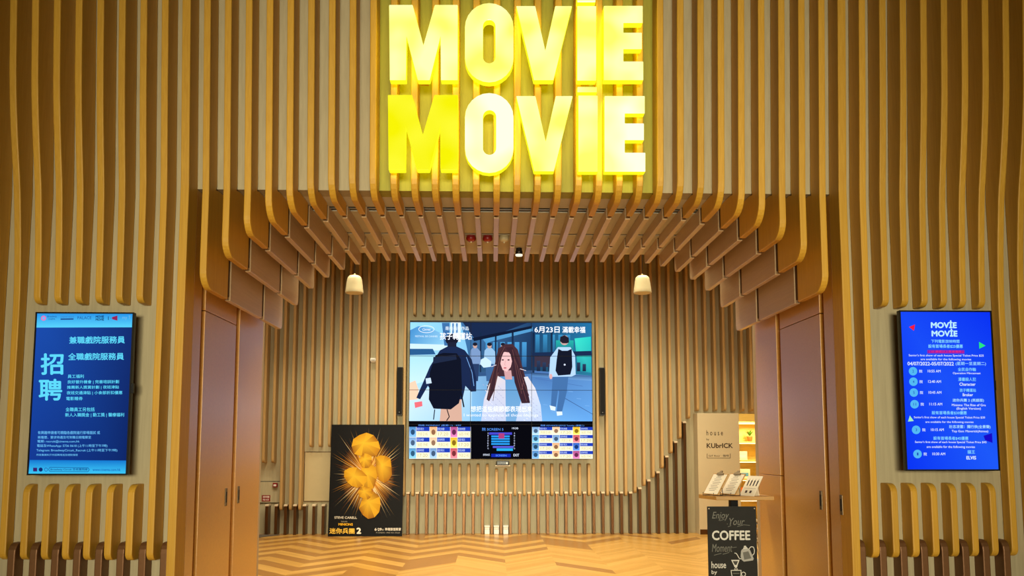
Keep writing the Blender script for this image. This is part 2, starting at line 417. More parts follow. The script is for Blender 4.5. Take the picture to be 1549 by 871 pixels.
# foyer room
struct(bx('wall_inner_recruitment', 'plaster', -7, XL-0.06, YE, YE+0.1, 0, 5.2))
struct(bx('wall_inner_schedule', 'plaster', XR+0.06, 7.5, YE, YE+0.1, 0, 5.2))
struct(bx('wall_inner_header', 'plaster', XL-0.06, XR+0.06, YE-0.05, YE+0.05, ZS+0.20, 5.2))
struct(bx('ceiling', 'ceil', -7, 7.5, YE, 16.6, 5.2, 5.3))
struct(bx('wall_foyer_poster_side', 'plaster', -7.1, -7, YE, YR, 0, 5.2))
struct(bx('wall_foyer_cafe_side', 'plaster', 7.5, 7.6, YE, 16.6, 0, 5.2))
XO = 4.10
struct(bx('wall_back', 'backing_room', -7, XO, YR, YR+0.1, 0, 5.2))
struct(bx('wall_back_lintel', 'backing_room', XO, 7.5, YR, YR+0.1, 2.06, 5.2))
struct(bx('wall_cafe_back', 'shelfwood', 3.2, 7.5, 16.5, 16.6, 0, 5.2))
struct(bx('wall_cafe_side', 'shelfwood', 3.1, 3.2, YR+0.1, 16.6, 0, 5.2))
struct(bx('ceiling_cafe', 'shelfwood', 3.2, 7.5, YR+0.1, 16.6, 2.35, 2.45))
# lobby in front
struct(bx('ceiling_lobby', 'stone', -7, 7.5, -14, YB-0.17, 5.8, 5.9))
struct(bx('wall_lobby_back', 'stone', -7, 7.5, -14.1, -14, 0, 5.8))
struct(bx('wall_lobby_recruitment', 'stone', -7.1, -7, -14, YB+0.15, 0, 5.8))
struct(bx('wall_lobby_schedule', 'stone', 7.5, 7.6, -14, YB+0.15, 0, 5.8))

# ------------------------------------------------------------------ facade fins
def fin_outline(i, z0, z1, rtop=0.0, rbot=0.0, yback=None):
    """(y, z) outline: wavy front edge, straight back against the leaning backing."""
    zs = []
    n = max(3, int((z1-z0)/0.12))
    pts = []
    def rr(z, r, zz, s):
        # setback of the front edge inside a rounded end
        t = min(1.0, abs(z-zz)/r); return r*(1-math.sqrt(max(0, 1-(1-t)**2)))
    a = z0+rbot; b = z1-rtop
    if rbot > 0:
        for k in range(6):
            t = k/6.0*math.pi/2; z = z0+rbot*(1-math.sin(t)) if False else z0+rbot*(1-math.cos(t)); y = yfront(i, z)+rbot*(1-math.sin(t))
            pts.append((y, z))
    for k in range(n+1):
        z = a+(b-a)*k/n; pts.append((yfront(i, z), z))
    if rtop > 0:
        for k in range(5, -1, -1):
            t = k/6.0*math.pi/2; z = z1-rtop*(1-math.cos(t)); pts.append((yfront(i, z)+rtop*(1-math.sin(t)), z))
    if z1 > 3.4: pts.append((YB-lean(z1)-0.0015, z1))
    else: pts.append((YB+0.002, z1))
    if z1 > 3.4 > z0: pts.append((YB-0.0015, 3.4))
    pts.append((YB+(0.002 if z1 < 3.4 else -0.0015)-lean(z0), z0))
    return pts
def facade_fin(i, z0, z1, rtop, rbot, label, group, th=TH):
    bm = bmesh.new(); prism_x(bm, [(y, z-z0) for y, z in fin_outline(i, z0, z1, rtop, rbot)], -th/2, th/2)
    o = finish('timber_fin', bm, 'fin', bevel=0.007)
    o.location = (FX(i), 0, z0)
    return tag(o, label, 'fin', group)
ZU = 2.545; ZL1 = 1.215; ZL0 = 0.672
for side, scr in ((-1, 'recruitment'), (1, 'schedule')):
    I = lambda k: -k if side < 0 else 32+k
    facade_fin(I(0), 0.0, ZT-0.01, 0, 0, f'thick golden timber jamb fin running to the floor on the {scr} screen side', 'jamb fins of the portal', 0.062)
    facade_fin(I(1), ZL0, ZT-0.01, 0, 0.06, f'full-height golden timber fin between the {scr} screen and the portal jamb', 'full-height fins beside the screens')
    facade_fin(I(8), ZL0, ZT-0.01, 0, 0.06, f'full-height golden timber fin on the outer side of the {scr} screen', 'full-height fins beside the screens')
    facade_fin(I(9), ZL0, ZT-0.01, 0, 0.06, f'outermost golden timber fin, beyond the full-height one outside the {scr} screen', 'outermost fins of the facade')
    for n, k in enumerate(range(2, 8)):
        facade_fin(I(k), ZU, ZT-0.01, 0, 0.055, f'long golden timber fin ending rounded above the {scr} screen, {ORD[n+1]} from the portal', f'fins above the {scr} screen')
        facade_fin(I(k), ZL0, ZL1, 0.075, 0.055, f'short golden timber fin below the {scr} screen, {ORD[n+1]} from the portal', f'short fins below the {scr} screen')
    for n in range(8):
        x = FX(I(n+0.5)) if side < 0 else FX(32+n+0.5)
        bm = bmesh.new()
        yf = 5.69
        pts = [(yf, 0.0), (yf, 0.72)]+[(yf+0.06*(1-math.cos(t)), 0.72+0.075*math.sin(t)) for t in (0.4, 0.8, 1.2, 1.57)]+[(YB+0.002, 0.795), (YB+0.002, 0)]
        prism_x(bm, pts, -0.027, 0.027)
        o = finish('bronze_post', bm, 'bronze_light', bevel=0.008); o.location = (x, 0, 0)
        tag(o, f'dark bronze plinth post below the {scr} screen fins, {ORD[n+1]} from the portal jamb', 'post', f'bronze posts on the {scr} screen side')

# ------------------------------------------------------------------ portal fins
ZB = {1: 2.655, 2: 2.895, 3: 3.065, 4: 3.178, 5: 3.258, 6: 3.312, 7: 3.342}
def zbot(i):
    k = min(i, 32-i); return ZB.get(k, 3.352)
J1, J2 = 6.10, 7.02
for i in range(1, 32):
    k = min(i, 32-i)
    if i == 16: lab = 'golden timber fin at the very middle of the portal arch, running behind the yellow sign'
    else:
        lab = f'golden portal fin bending under the soffit, {ORD[k]} from the {"recruitment" if i < 16 else "schedule"} screen side jamb'
    t = thing('portal_fin', lab, 'fin', (FX(i), 0, 0), 'arching fins of the portal')
    zb = zbot(i); R = 0.13 if k < 4 else 0.17
    pts = []
    n = 7
    for q in range(n+1):
        a = q/n*math.pi/2; pts.append((yfront(i, zb+R)+R*(1-math.sin(a)), zb+R*(1-math.cos(a))))
    for q in range(1, 16):
        z = zb+R+(ZT-0.01-zb-R)*q/15; pts.append((yfront(i, z), z))
    z1 = ZT-0.01
    pts += [(YB-lean(z1)-0.001, z1), (YB-lean(ZS)-0.005, ZS+0.04), (YB-lean(ZS)-0.016, ZS-0.014), (YB+0.04, ZS-0.002), (J1, ZS-0.001), (J1, zb)]
    bm = bmesh.new(); prism_x(bm, pts, -TH/2, TH/2); finish('front_board', bm, 'fin', t, bevel=0.007)
    for y0, y1 in ((J1+0.07, J2), (J2+0.07, YE-0.02)):
        r = 0.0 if y1 < 7.2 else 0.05
        o = [(y0, zb), (y1-r, zb)]+([(y1-r+r*math.sin(a), zb+r*(1-math.cos(a))) for a in (0.5, 1.0, 1.57)] if r else [])+[(y1, ZS-0.001), (y0, ZS-0.001)]
        bm = bmesh.new(); prism_x(bm, o, -TH/2+0.003, TH/2-0.003); finish('soffit_board', bm, 'board', t, bevel=0.004)
    for y in (J1, J2): bx('mounting_strip', 'joint', -0.012, 0.012, y-0.005, y+0.075, zb+0.03, ZS-0.001, t)

# ------------------------------------------------------------------ foyer wall fins
PB = 0.1585
YF = 13.215
def wall_fin(x, z0, z1, label, group, rt_=False, rb=True, depth=None):
    yf = YF if depth is None else depth
    pts = []
    r = 0.05
    if rb: pts += [(yf+r*(1-math.sin(a)), r*(1-math.cos(a))) for a in (0, 0.5, 1.0)]
    else: pts += [(yf, 0)]
    h = z1-z0
    pts += [(yf, r), (yf, h-r if rt_ else h)]
    if rt_: pts += [(yf+r*(1-math.sin(a)), h-r*(1-math.cos(a))) for a in (1.0, 0.5, 0)]
    pts += [(YR+0.002, h), (YR+0.002, 0)]
    bm = bmesh.new(); prism_x(bm, pts, -0.022, 0.022)
    o = finish('oak_slat', bm, 'oak', bevel=0.006); o.location = (x, 0, z0)
    return tag(o, label, 'slat', group)
ZC = 5.19
low = {14: 0.69, 15: 0.81, 16: 0.95, 17: 1.11, 18: 1.37, 19: 1.62, 20: 1.97}
for j in range(-27, 30):
    x = (j+0.5)*PB
    if -10 <= j <= 9:
        k = j+11
        who = f'{ORD[k]} from the poster' if k <= 10 else f'{ORD[21-k]} from the cafe panel'
        wall_fin(x, 3.755, ZC, f'oak wall slat ending just above the video wall, {who} end', 'slats above the video wall')
        wall_fin(x, 0.64, 1.11 if j in (-1, 0) else 1.195, f'short oak wall slat under the video wall, {who} end', 'short slats under the video wall', True)
    elif j < -10:
        if j <= -25: z0, lab = 1.21, f'oak wall slat ending above the red fire notice, {ORD[-24-j]} from the long slats'
        elif j <= -22: z0, lab = 0.41, f'long oak wall slat between red notice and pale hatch, {ORD[-21-j]} from the hatch'
        elif j <= -19: z0, lab = 1.48, f'oak wall slat ending above the pale hatch, {ORD[-18-j]} from the poster'
        elif j == -11: z0, lab = 0.64, 'full-height oak wall slat between the speaker and the video wall on the poster side'
        else: z0, lab = 0.55, f'full-height oak wall slat rising behind the film poster, {ORD[-11-j]} from the speaker beside it'
        wall_fin(x, z0, ZC, lab, 'slats on the poster side of the foyer wall')
    else:
        if j <= 13:
            z0 = 0.64; lab = 'full-height oak wall slat between video wall and its cafe-side speaker' if j == 10 else f'long oak wall slat of equal height, {ORD[j-10]} beyond the cafe-side speaker'
        elif j <= 20: z0 = low[j]; lab = f'oak wall slat whose foot climbs along the stepped bronze posts, {ORD[j-13]} step up'
        else: z0 = 2.10; lab = f'oak wall slat cut off above the cafe panel and doorway, {ORD[j-20]} from the stepped slats'
        wall_fin(x, z0, ZC, lab, 'slats on the cafe side of the foyer wall')
def room_post(m, zt, lab, grp):
    x = m*PB
    t = thing('bronze_post', lab, 'post', (x, 0, 0), grp)
    bm = bmesh.new(); box(bm, -0.024, 0.024, YF+0.015, YR+0.002, 0, zt-0.034); finish('shaft', bm, 'bronze', t, bevel=0.005)
    bm = bmesh.new(); yf = YF+0.008
    prism_x(bm, [(yf, zt-0.033), (yf, zt-0.018), (yf+0.015, zt-0.004), (yf+0.04, zt), (YR+0.002, zt), (YR+0.002, zt-0.033)], -0.03, 0.03)
    c = finish('cap', bm, 'cap', t, bevel=0.004); c['label'] = 'polished cap with a painted pale highlight'
post_low = {15: 0.79, 16: 0.92, 17: 1.06, 18: 1.33, 19: 1.58, 20: 1.92}
for m in range(-25, -18): room_post(m, 0.51, f'low bronze wall post with pale cap beside the film poster, {ORD[-18-m]} from the poster', 'bronze posts on the poster side')
for m in range(-10, 15):
    k = m+11
    room_post(m, 0.715, f'bronze wall post with pale cap under the video wall, {ORD[k] if k <= 13 else ORD[26-k]} from the {"poster" if k <= 13 else "stepped posts"}', 'bronze posts under the video wall')
for m in range(15, 21): room_post(m, post_low[m], f'stepped bronze wall post with pale cap, {ORD[m-14]} and rising toward the cafe panel', 'stepped bronze posts')

# ------------------------------------------------------------------ sign
sx = lambda x: 560+x/2.902
def shape_M(dx, x0, x1, t, b):
    w = x1-x0; h = b-t; f = lambda a, c: (x0+a*w, t+c*h)
    return [f(0, 0), f(.346, 0), f(.500, .527), f(.663, 0), f(1, 0), f(1, 1), f(.752, 1), f(.746, .437), f(.594, 1), f(.416, 1), f(.257, .437), f(.25, 1), f(.01, 1)]
def shape_V(x0, x1, t, b):
    w = x1-x0; h = b-t; f = lambda a, c: (x0+a*w, t+c*h)
    return [f(0, 0), f(.344, 0), f(.522, .59), f(.696, 0), f(1, 0), f(.668, 1), f(.316, 1)]
def shape_E(x0, x1, t, b):
    w = x1-x0; h = b-t; f = lambda a, c: (x0+a*w, t+c*h)
    return [f(0, 0), f(.985, 0), f(.985, .235), f(.5, .235), f(.5, .36), f(.965, .36), f(.965, .585), f(.5, .585), f(.5, .745), f(1, .745), f(1, 1), f(0, 1)]
def stadium(x0, x1, t, b, n=12):
    r = (x1-x0)/2; cx = (x0+x1)/2; p = []
    for k in range(n+1):
        a = math.pi+math.pi*k/n; p.append((cx+r*math.cos(a), t+r+r*math.sin(a)))
    for k in range(n+1):
        a = math.pi*k/n; p.append((cx+r*math.cos(a), b-r+r*math.sin(a)))
    return p
sign = thing('cinema_sign', 'big glowing yellow channel-letter sign in two lines above the portal', 'sign', (0.05, 5.45, 4.2))
SO = Vector((0.05, 5.45, 4.2))
def letter(pts, Y, face, depth=0.07, hole=None, parent=None, name='letter'):
    parent = parent or sign
    W = [at(sx(x), y/2.902, Y) for x, y in pts]
    P = [(w.x-SO.x, w.z-SO.z) for w in W]
    y0, y1 = Y-SO.y, Y-SO.y+depth
    bm = bmesh.new()
    if hole is None: prism_y(bm, P, y0, y1, 1, 0, 2)
    else:
        Wh = [at(sx(x), y/2.902, Y) for x, y in hole]; Hh = [(w.x-SO.x, w.z-SO.z) for w in Wh]
        n = len(P); rings = []
        for ring in (P, Hh):
            rings.append([[bm.verts.new((p[0], y, p[1])) for p in ring] for y in (y0, y1)])
        for r in rings:
            for i in range(n):
                f = bm.faces.new((r[0][i], r[1][i], r[1][(i+1) % n], r[0][(i+1) % n])); f.material_index = 1
        for q in (0, 1):
            for i in range(n):
                f = bm.faces.new((rings[0][q][i], rings[0][q][(i+1) % n], rings[1][q][(i+1) % n], rings[1][q][i])); f.material_index = 2*q
    o = finish(name, bm, [face, 'return', 'halo'], None, bevel=0.006)
    if name == 'letter':
        zl = min(p[1] for p in P)+0.035; xc_ = sum(p[0] for p in P)/len(P)
        bx('mounting_stud', 'fin', xc_-0.03, xc_+0.03, y1+0.0005, yfront(16, zl+SO.z)-SO.y-0.002, zl-0.012, zl+0.012, o)
    if parent is sign: o.parent = sign
    else: o.parent = parent
    # glowing diffuser set behind the letter, washing the slats
    return o
rows = ((5.435, 0, ('face_pale', 'face_pale', 'face_pale', 'face_pale', 'face_pale')), (5.49, 1, ('face_deep', 'face_white', 'face_pale', 'face_pale', 'face_white')))
for Y, r, fc in rows:
    if r == 0:
        bb = dict(M=(82, 385, 20, 352), O=(415, 630, 12, 362), V=(640, 887, 25, 352), I=(908, 993, 25, 354), D=(908, 990, -22, 10), E=(1025, 1200, 24, 352), H=(496, 549, 88, 276))
    else:
        bb = dict(M=(77, 385, 415, 746), O=(415, 630, 407, 760), V=(640, 890, 420, 752), I=(913, 1000, 418, 754), D=(909, 996, 380, 405), E=(1028, 1209, 420, 754), H=(496, 552, 484, 678))
    for ch, f in zip('MOVIE', fc):
        x0, x1, t, b = bb[ch]
        if ch == 'M': letter(shape_M(0, x0, x1, t, b), Y, f)
        elif ch == 'O': letter(stadium(x0, x1, t, b), Y, f, hole=stadium(*bb['H']))
        elif ch == 'V': letter(shape_V(x0, x1, t, b), Y, f)
        elif ch == 'E': letter(shape_E(x0, x1, t, b), Y, f)
        else:
            il = letter([(x0, t), (x1, t), (x1, b), (x0, b)], Y, f)
            x0, x1, t, b = bb['D']; letter([(x0, t), (x1, t), (x1, b), (x0, b)], Y, f, name='letter_dot', parent=il)
# ------------------------------------------------------------------ portrait screens
def portrait(name, label, x0, x1, z0, z1, Y):
    cx, cz = (x0+x1)/2, (z0+z1)/2; w, h = x1-x0, z1-z0
    t = thing(name, label, 'screen', (cx, Y, z0))
    bm = bmesh.new(); b = 0.011
    box(bm, -w/2, w/2, 0.004, 0.040, 0, h)
    finish('housing', bm, 'black', t, bevel=0.004)
    bm = bmesh.new()
    for q in ((-w/2, w/2, 0, b), (-w/2, w/2, h-b, h), (-w/2, -w/2+b, b, h-b), (w/2-b, w/2, b, h-b)): box(bm, q[0], q[1], 0, 0.004, q[2], q[3])
    finish('bezel', bm, 'black', t)
    bx('wall_bracket', 'black_matte', -0.2, 0.2, 0.040, YB-Y+0.002, h*0.3, h*0.7, t)
    bx('infrared_sensor', 'black', w/2, w/2+0.012, 0.012, 0.03, h*0.5, h*0.56, t)
    return t, w-2*b, h-2*b, h/2
tl, tr, bl, br = at(54, 471, 5.62), at(202, 473, 5.62), at(40, 719, 5.62), at(193, 718, 5.62)
t, w, h, hc = portrait('recruitment_screen', 'portrait display with blue Chinese recruitment notice on the facade fins', (tl.x+bl.x)/2, (tr.x+br.x)/2, (bl.z+br.z)/2, (tl.z+tr.z)/2, 5.62)
q = [(80, 37), (549, 45), (523, 831), (35, 833)]
p = Pic(q, w, h); T = Pic(q, w, h); T.layer = 12
N1, N2 = (24, 62, 148), (14, 32, 96)
p.poly([(80, 37), (549, 45), (523, 831), (35, 833)], [(28, 78, 176), (22, 48, 116), (14, 38, 104), (20, 56, 146)])
p.poly([(78, 37), (549, 45), (548, 112), (76, 108)], [(40, 150, 236), (40, 150, 236), (90, 214, 255), (90, 214, 255)])
p.poly([(41, 766), (526, 768), (524, 831), (35, 833)], [(20, 120, 210), (20, 120, 210), (60, 200, 250), (60, 200, 250)])
lb = (96, 222, 255); lb2 = (84, 168, 240)
p.ell(111, 61, 13, 13, (230, 120, 190)); p.ell(111, 61, 7, 7, (120, 190, 250))
T.text('Broadway', 130, 176, 48, 60, (30, 60, 140)); T.text('CINEMA', 134, 168, 62, 70, (30, 60, 140))
T.text('CINEMATHEQUE', 194, 260, 52, 62, (60, 110, 190)); p.rect(194, 64, 258, 70, (30, 60, 130))
T.text('PALACE', 278, 346, 54, 69, (30, 80, 160)); T.text('MOVIE', 367, 408, 51, 63, (10, 30, 90), .03); T.text('MOVIE', 367, 408, 65, 77, (10, 30, 90), .03)
T.text('1·', 428, 444, 56, 74, (20, 40, 110)); p.poly([(447, 60), (474, 52), (474, 78), (447, 70)], (150, 40, 90)); T.text('my T', 498, 540, 54, 76, (120, 190, 240))
for s, x0, x1, y0, y1, bo in (('兼職戲院服務員', 237, 512, 155, 192, .02), ('全職戲院服務員', 232, 508, 238, 274, .02), ('招', 96, 210, 238, 346, .022), ('聘', 86, 203, 366, 474, .022)):
    T.text(s, x0, x1, y0, y1, lb, bo)
for s, x0, x1, y0, y1 in (('員工福利', 230, 310, 345, 363), ('良好晉升機會 | 完善培訓計劃', 230, 485, 373, 393), ('推薦新人獎賞計劃 | 夜班津貼', 227, 485, 400, 419), ('夜班交通津貼 | 小食部折扣優惠', 225, 502, 427, 447), ('電影贈券', 223, 305, 455, 473), ('全職員工另包括', 220, 365, 508, 528), ('新人入職獎金 | 勤工獎 | 醫療福利', 218, 512, 535, 557)):
    T.text(s, x0, x1, y0, y1, lb, .012)
for s, x0, x1, y0, y1 in (('有興趣申請者可親臨各戲院進行即場面試 或', 82, 392, 624, 640), ('將履歷、要求待遇及可到職日期電郵至', 82, 348, 648, 662), ('電郵: recruit@cinema.com.hk', 80, 290, 668, 683), ('電話及WhatsApp: 5736 0618 (上午11時至下午7時)', 78, 430, 689, 705), ('Telegram: BroadwayCircuit_Recruit (上午11時至下午7時)', 75, 480, 711, 727), ('所收集資料只作招聘用途及絕對保密', 75, 282, 736, 746)):
    T.text(s, x0, x1, y0, y1, (110, 200, 255), .006)
p.rect(58, 804, 78, 822, (60, 30, 110)); p.ell(96, 813, 10, 10, (16, 40, 110)); p.ring(123, 813, 8, 8, 2.5, (40, 80, 170))
p.line([(142, 802), (334, 804), (340, 813), (333, 823), (142, 822), (136, 812), (142, 802)], 2.2, (16, 50, 130))
T.text('Broadway Circuit 百老匯院線', 146, 331, 806, 819, (16, 50, 130), .01); T.text('www.cinema.com.hk', 357, 497, 806, 819, (20, 80, 180), .006)
p.build('picture', 'screen', t, (0, 0.0035, hc)); T.build('lettering', 'screen', t, (0, 0.0035, hc))

tl, tr, bl, br = at(1362, 470, 5.62), at(1502, 469, 5.62), at(1369, 712, 5.62), at(1511, 712, 5.62)
t, w, h, hc = portrait('schedule_screen', 'portrait display with bright blue senior ticket schedule and small yellow-white title', (tl.x+bl.x)/2, (tr.x+br.x)/2, (bl.z+br.z)/2, (tl.z+tr.z)/2, 5.62)
q = [(45, 33), (506, 33), (536, 842), (68, 844)]
p = Pic(q, w, h); T = Pic(q, w, h); T.layer = 12
p.poly([(45, 33), (506, 33), (536, 842), (68, 844)], [(24, 74, 250), (10, 50, 244), (30, 90, 250), (10, 52, 246)])
p.poly([(88, 112), (119, 99), (113, 132)], (240, 30, 60)); p.poly([(447, 188), (481, 208), (448, 224)], (40, 230, 130)); p.poly([(75, 601), (85, 570), (105, 598)], (170, 240, 190)); p.poly([(462, 672), (506, 658), (508, 708), (470, 695)], (24, 10, 200))
wl = (190, 240, 255); cy = (130, 214, 255); wh = (225, 240, 255)
for y0, y1 in ((76, 118), (120, 162)):
    x0 = 200 if y0 < 100 else 203
    T.text('MOVİE', x0, x0+134, y0, y1, wl, .045)
p.rect(180, 232, 371, 249, (150, 30, 170))
for s, x0, x1, y0, y1, c, bo in (('下列電影放映時間', 200, 346, 177, 195, cy, .015), ('設有首場長者$25優惠', 185, 363, 202, 222, cy, .02), ('( 65 歲或以上長者適用 )', 190, 365, 234, 247, (240, 50, 120), .015),
    ("Senior's first show of each house Special Ticket Price $25", 84, 470, 254, 268, wh, .01), ('are available for the following movies', 145, 405, 274, 288, wh, .01), ('04/07/2022-05/07/2022', 77, 315, 293, 312, wh, .018), ('(星期一至星期二)', 324, 481, 292, 313, (150, 210, 255), .018),
    ('全民自作軸', 335, 428, 322, 341, cy, .015), ('Operation Mincemeat', 309, 452, 346, 359, wh, .012), ('漫畫殺人犯', 336, 428, 373, 392, cy, .015), ('Character', 342, 425, 400, 416, wh, .02), ('孩子轉運站', 342, 427, 430, 448, cy, .015), ('Broker', 358, 411, 455, 470, wh, .02),
    ('迷你兵團 2 (英語版)', 305, 467, 482, 501, (170, 225, 255), .018), ('Minions: The Rise of Gru', 301, 475, 509, 521, wh, .01), ('(English Version)', 325, 450, 527, 542, wh, .01),
    ('設有首場長者$30優惠', 197, 377, 546, 565, cy, .018), ("Senior's first show of each house Special Ticket Price $30", 105, 471, 573, 587, wh, .008), ('are available for the following movies', 164, 411, 597, 610, wh, .01),
    ('壯志凌雲：獨行俠(全景聲)', 285, 498, 617, 637, (170, 225, 255), .018), ('Top Gun: Maverick(Atmos)', 298, 486, 643, 658, wh, .01), ('設有首場長者$45優惠', 203, 383, 676, 695, cy, .018), ("Senior's first show of each house Special Ticket Price $45", 108, 476, 699, 713, wh, .008), ('are available for the following movies', 168, 416, 723, 738, wh, .01), ('貓王', 377, 416, 745, 764, cy, .015), ('ELVIS', 371, 421, 775, 793, wh, .03)):
    T.text(s, x0, x1, y0, y1, c, bo)
for cx, cyy, no, tm in ((105, 342, '2', '10:55 AM'), (106, 396, '4', '12:40 AM'), (107, 452, '5', '10:45 AM'), (110, 512, '11', '11:15 AM'), (116, 643, '3', '10:15 AM'), (121, 766, '1', '10:30 AM')):
    p.ell(cx, cyy, 22, 22, (84, 186, 244)); T.text(no, cx-(7 if len(no) > 1 else 4), cx+(7 if len(no) > 1 else 4), cyy-7, cyy+7, (30, 80, 190), .01)
    T.text('院', cx+31, cx+47, cyy-8, cyy+8, wh, .01); T.text(tm, cx+75, cx+141, cyy-8, cyy+6, wh, .01)
p.build('picture', 'screen', t, (0, 0.0035, hc)); T.build('lettering', 'screen', t, (0, 0.0035, hc))

# ------------------------------------------------------------------ video wall
tlp, brp = at(620, 487, 13.08), at(896, 694, 13.08)
X0, X1, Z0, Z1 = -1.566, 1.555, brp.z, tlp.z
VW, VH = X1-X0, Z1-Z0; pw, ph = VW/3, VH/4
t = thing('video_wall', 'large video wall of twelve joined displays showing a film still and session boards', 'video wall', ((X0+X1)/2, 13.08, Z0))
for r in range(4):
    for c in range(3):
        x = -VW/2+c*pw; z = r*ph; bm = bmesh.new(); e = 0.003
        box(bm, x+0.0005, x+pw-0.0005, 0.006, 0.11, z+0.0005, z+ph-0.0005)
        for qx0, qx1, qz0, qz1 in ((x, x+pw, z, z+e), (x, x+pw, z+ph-e, z+ph), (x, x+e, z+e, z+ph-e), (x+pw-e, x+pw, z+e, z+ph-e)): box(bm, qx0, qx1, -0.022, 0.006, qz0, qz1)
        finish('display_panel', bm, 'black_matte', t)
bx('mounting_frame', 'black_matte', -VW/2+0.02, VW/2-0.02, 0.11, YR-13.08+0.002, 0.08, VH-0.08, t)
bx('top_cover', 'black', -VW/2, VW/2, -0.03, 0.11, VH, VH+0.025, t)
q = [(107, 67), (1054, 67), (1066, 776), (100, 777)]
p = Pic(q, VW, VH); T = Pic(q, VW, VH); T.layer = 420
G = p
G.poly([(107, 67), (1054, 67), (1062, 582), (103, 582)], [(150, 216, 255), (40, 120, 170), (90, 160, 230), (190, 228, 250)])
G.poly([(107, 110), (150, 88), (205, 95), (280, 130), (300, 200), (106, 205)], [(70, 140, 200), (80, 150, 210), (110, 180, 225), (130, 190, 230), (150, 210, 240), (90, 160, 210)])
G.poly([(106, 180), (300, 185), (300, 215), (106, 215)], (205, 232, 248)); G.poly([(106, 207), (225, 207), (240, 236), (106, 240)], (40, 90, 140))
G.poly([(106, 240), (330, 236), (340, 330), (105, 400)], [(170, 225, 245), (150, 215, 240), (190, 228, 245), (200, 235, 250)])
G.poly([(272, 70), (312, 70), (312, 190), (285, 190)], (60, 110, 165)); G.poly([(318, 67), (370, 67), (370, 170), (318, 170)], (220, 236, 250))
for x in (325, 345): G.rect(x, 72, x+10, 130, (90, 140, 190))
G.poly([(370, 67), (760, 67), (760, 330), (430, 330), (400, 190)], [(60, 110, 160), (30, 60, 100), (24, 46, 80), (50, 90, 130), (60, 110, 160)])
G.poly([(740, 67), (1054, 67), (1058, 350), (740, 345)], [(30, 66, 110), (34, 110, 160), (40, 120, 150), (30, 56, 90)])
G.poly([(380, 67), (720, 67), (560, 130), (440, 150)], (24, 40, 74)); G.poly([(480, 150), (745, 90), (745, 112), (500, 175)], (80, 150, 200))
for k in range(6): G.rect(500+k*38, 170, 524+k*38, 300, (70, 150, 205), (44, 96, 150))
for k in range(5): G.rect(760+k*40, 130, 782+k*40, 250, (56, 140, 190), (30, 70, 110))
G.poly([(965, 150), (1050, 140), (1054, 330), (985, 320)], [(60, 220, 200), (40, 200, 190), (40, 160, 170), (30, 130, 150)])
G.rect(868, 160, 960, 225, (36, 170, 160), (30, 110, 140)); G.rect(742, 240, 850, 300, (60, 50, 66))
G.poly([(420, 330), (742, 318), (1058, 345), (1062, 582), (420, 582)], [(130, 180, 220), (70, 110, 170), (90, 140, 200), (100, 165, 232), (130, 190, 235)])
for x, w_2 in ((470, 8), (548, 9), (636, 10), (744, 12), (840, 10)): G.poly([(x, 120), (x+w_2, 118), (x+w_2, 330), (x, 330)], [(20, 40, 70), (20, 40, 70), (30, 50, 80), (30, 50, 80)])
G.poly([(430, 150), (742, 84), (742, 98), (440, 166)], (16, 26, 50)); G.poly([(742, 225), (1054, 215), (1056, 240), (742, 245)], (26, 44, 78))
for k in range(9): G.rect(768+k*30, 268+(k % 3)*8, 786+k*30, 322, (44, 60, 92), (24, 36, 60))
G.poly([(425, 330), (742, 318), (742, 336), (425, 352)], (50, 84, 130)); G.poly([(742, 330), (1058, 345), (1058, 372), (742, 350)], [(40, 66, 108), (60, 100, 150), (110, 160, 214), (90, 140, 196)])
for k in range(14): G.line([(450+k*44, 380+(k*37) % 180), (474+k*44, 382+(k*37) % 180)], 2.5, (120, 172, 230))
G.line([(915, 462), (1062, 545)], 3, (60, 90, 140)); G.line([(760, 360), (1010, 400)], 2, (70, 110, 170))
G.poly([(104, 420), (430, 400), (430, 582), (102, 582)], [(210, 234, 246), (170, 210, 236), (150, 200, 236), (190, 226, 246)])
G.poly([(105, 385), (135, 372), (152, 420), (146, 470), (104, 475)], (246, 206, 176))
for x, s, c1, c2 in ((445, 1.0, (120, 150, 195), (40, 60, 100)), (520, 1.05, (150, 190, 225), (60, 100, 150)), (590, 0.9, (90, 120, 170), (40, 60, 100))):
    G.poly([(x-24*s, 215), (x-12*s, 202), (x+12*s, 202), (x+28*s, 220), (x+30*s, 290), (x-30*s, 290)], c1); G.poly([(x-20*s, 285), (x+22*s, 285), (x+16*s, 375), (x-14*s, 375)], c2)
    G.ell(x, 190, 11*s, 14*s, (196, 160, 150)); G.ell(x, 182, 12*s, 9*s, (30, 30, 44))
G.poly([(476, 262), (500, 250), (530, 272), (528, 300), (490, 305), (472, 285)], (200, 228, 246))
# walker with the big dark rucksack
G.poly([(272, 470), (375, 450), (378, 582), (262, 582)], (212, 170, 150))
G.poly([(262, 215), (300, 195), (345, 192), (392, 214), (428, 262), (452, 360), (452, 428), (424, 430), (396, 400), (380, 470), (250, 470), (200, 400), (160, 470), (140, 462), (176, 380), (210, 300)], [(26, 40, 76)]*16)
G.poly([(240, 240), (280, 228), (350, 230), (372, 262), (378, 420), (362, 490), (320, 522), (230, 518), (205, 470), (210, 330)], (16, 20, 36))
G.poly([(228, 250), (345, 238), (350, 262), (226, 285)], (30, 40, 66)); G.poly([(188, 362), (214, 358), (220, 386), (192, 390)], (200, 222, 244))
G.line([(236, 522), (230, 575)], 5, (16, 16, 26)); G.line([(300, 522), (312, 560), (298, 580)], 5, (16, 16, 26)); G.line([(372, 430), (388, 510)], 7, (16, 18, 28))
G.line([(400, 250), (430, 330), (440, 400)], 3, (120, 170, 230)); G.poly([(130, 486), (170, 480), (172, 505), (134, 515)], (236, 110, 120))
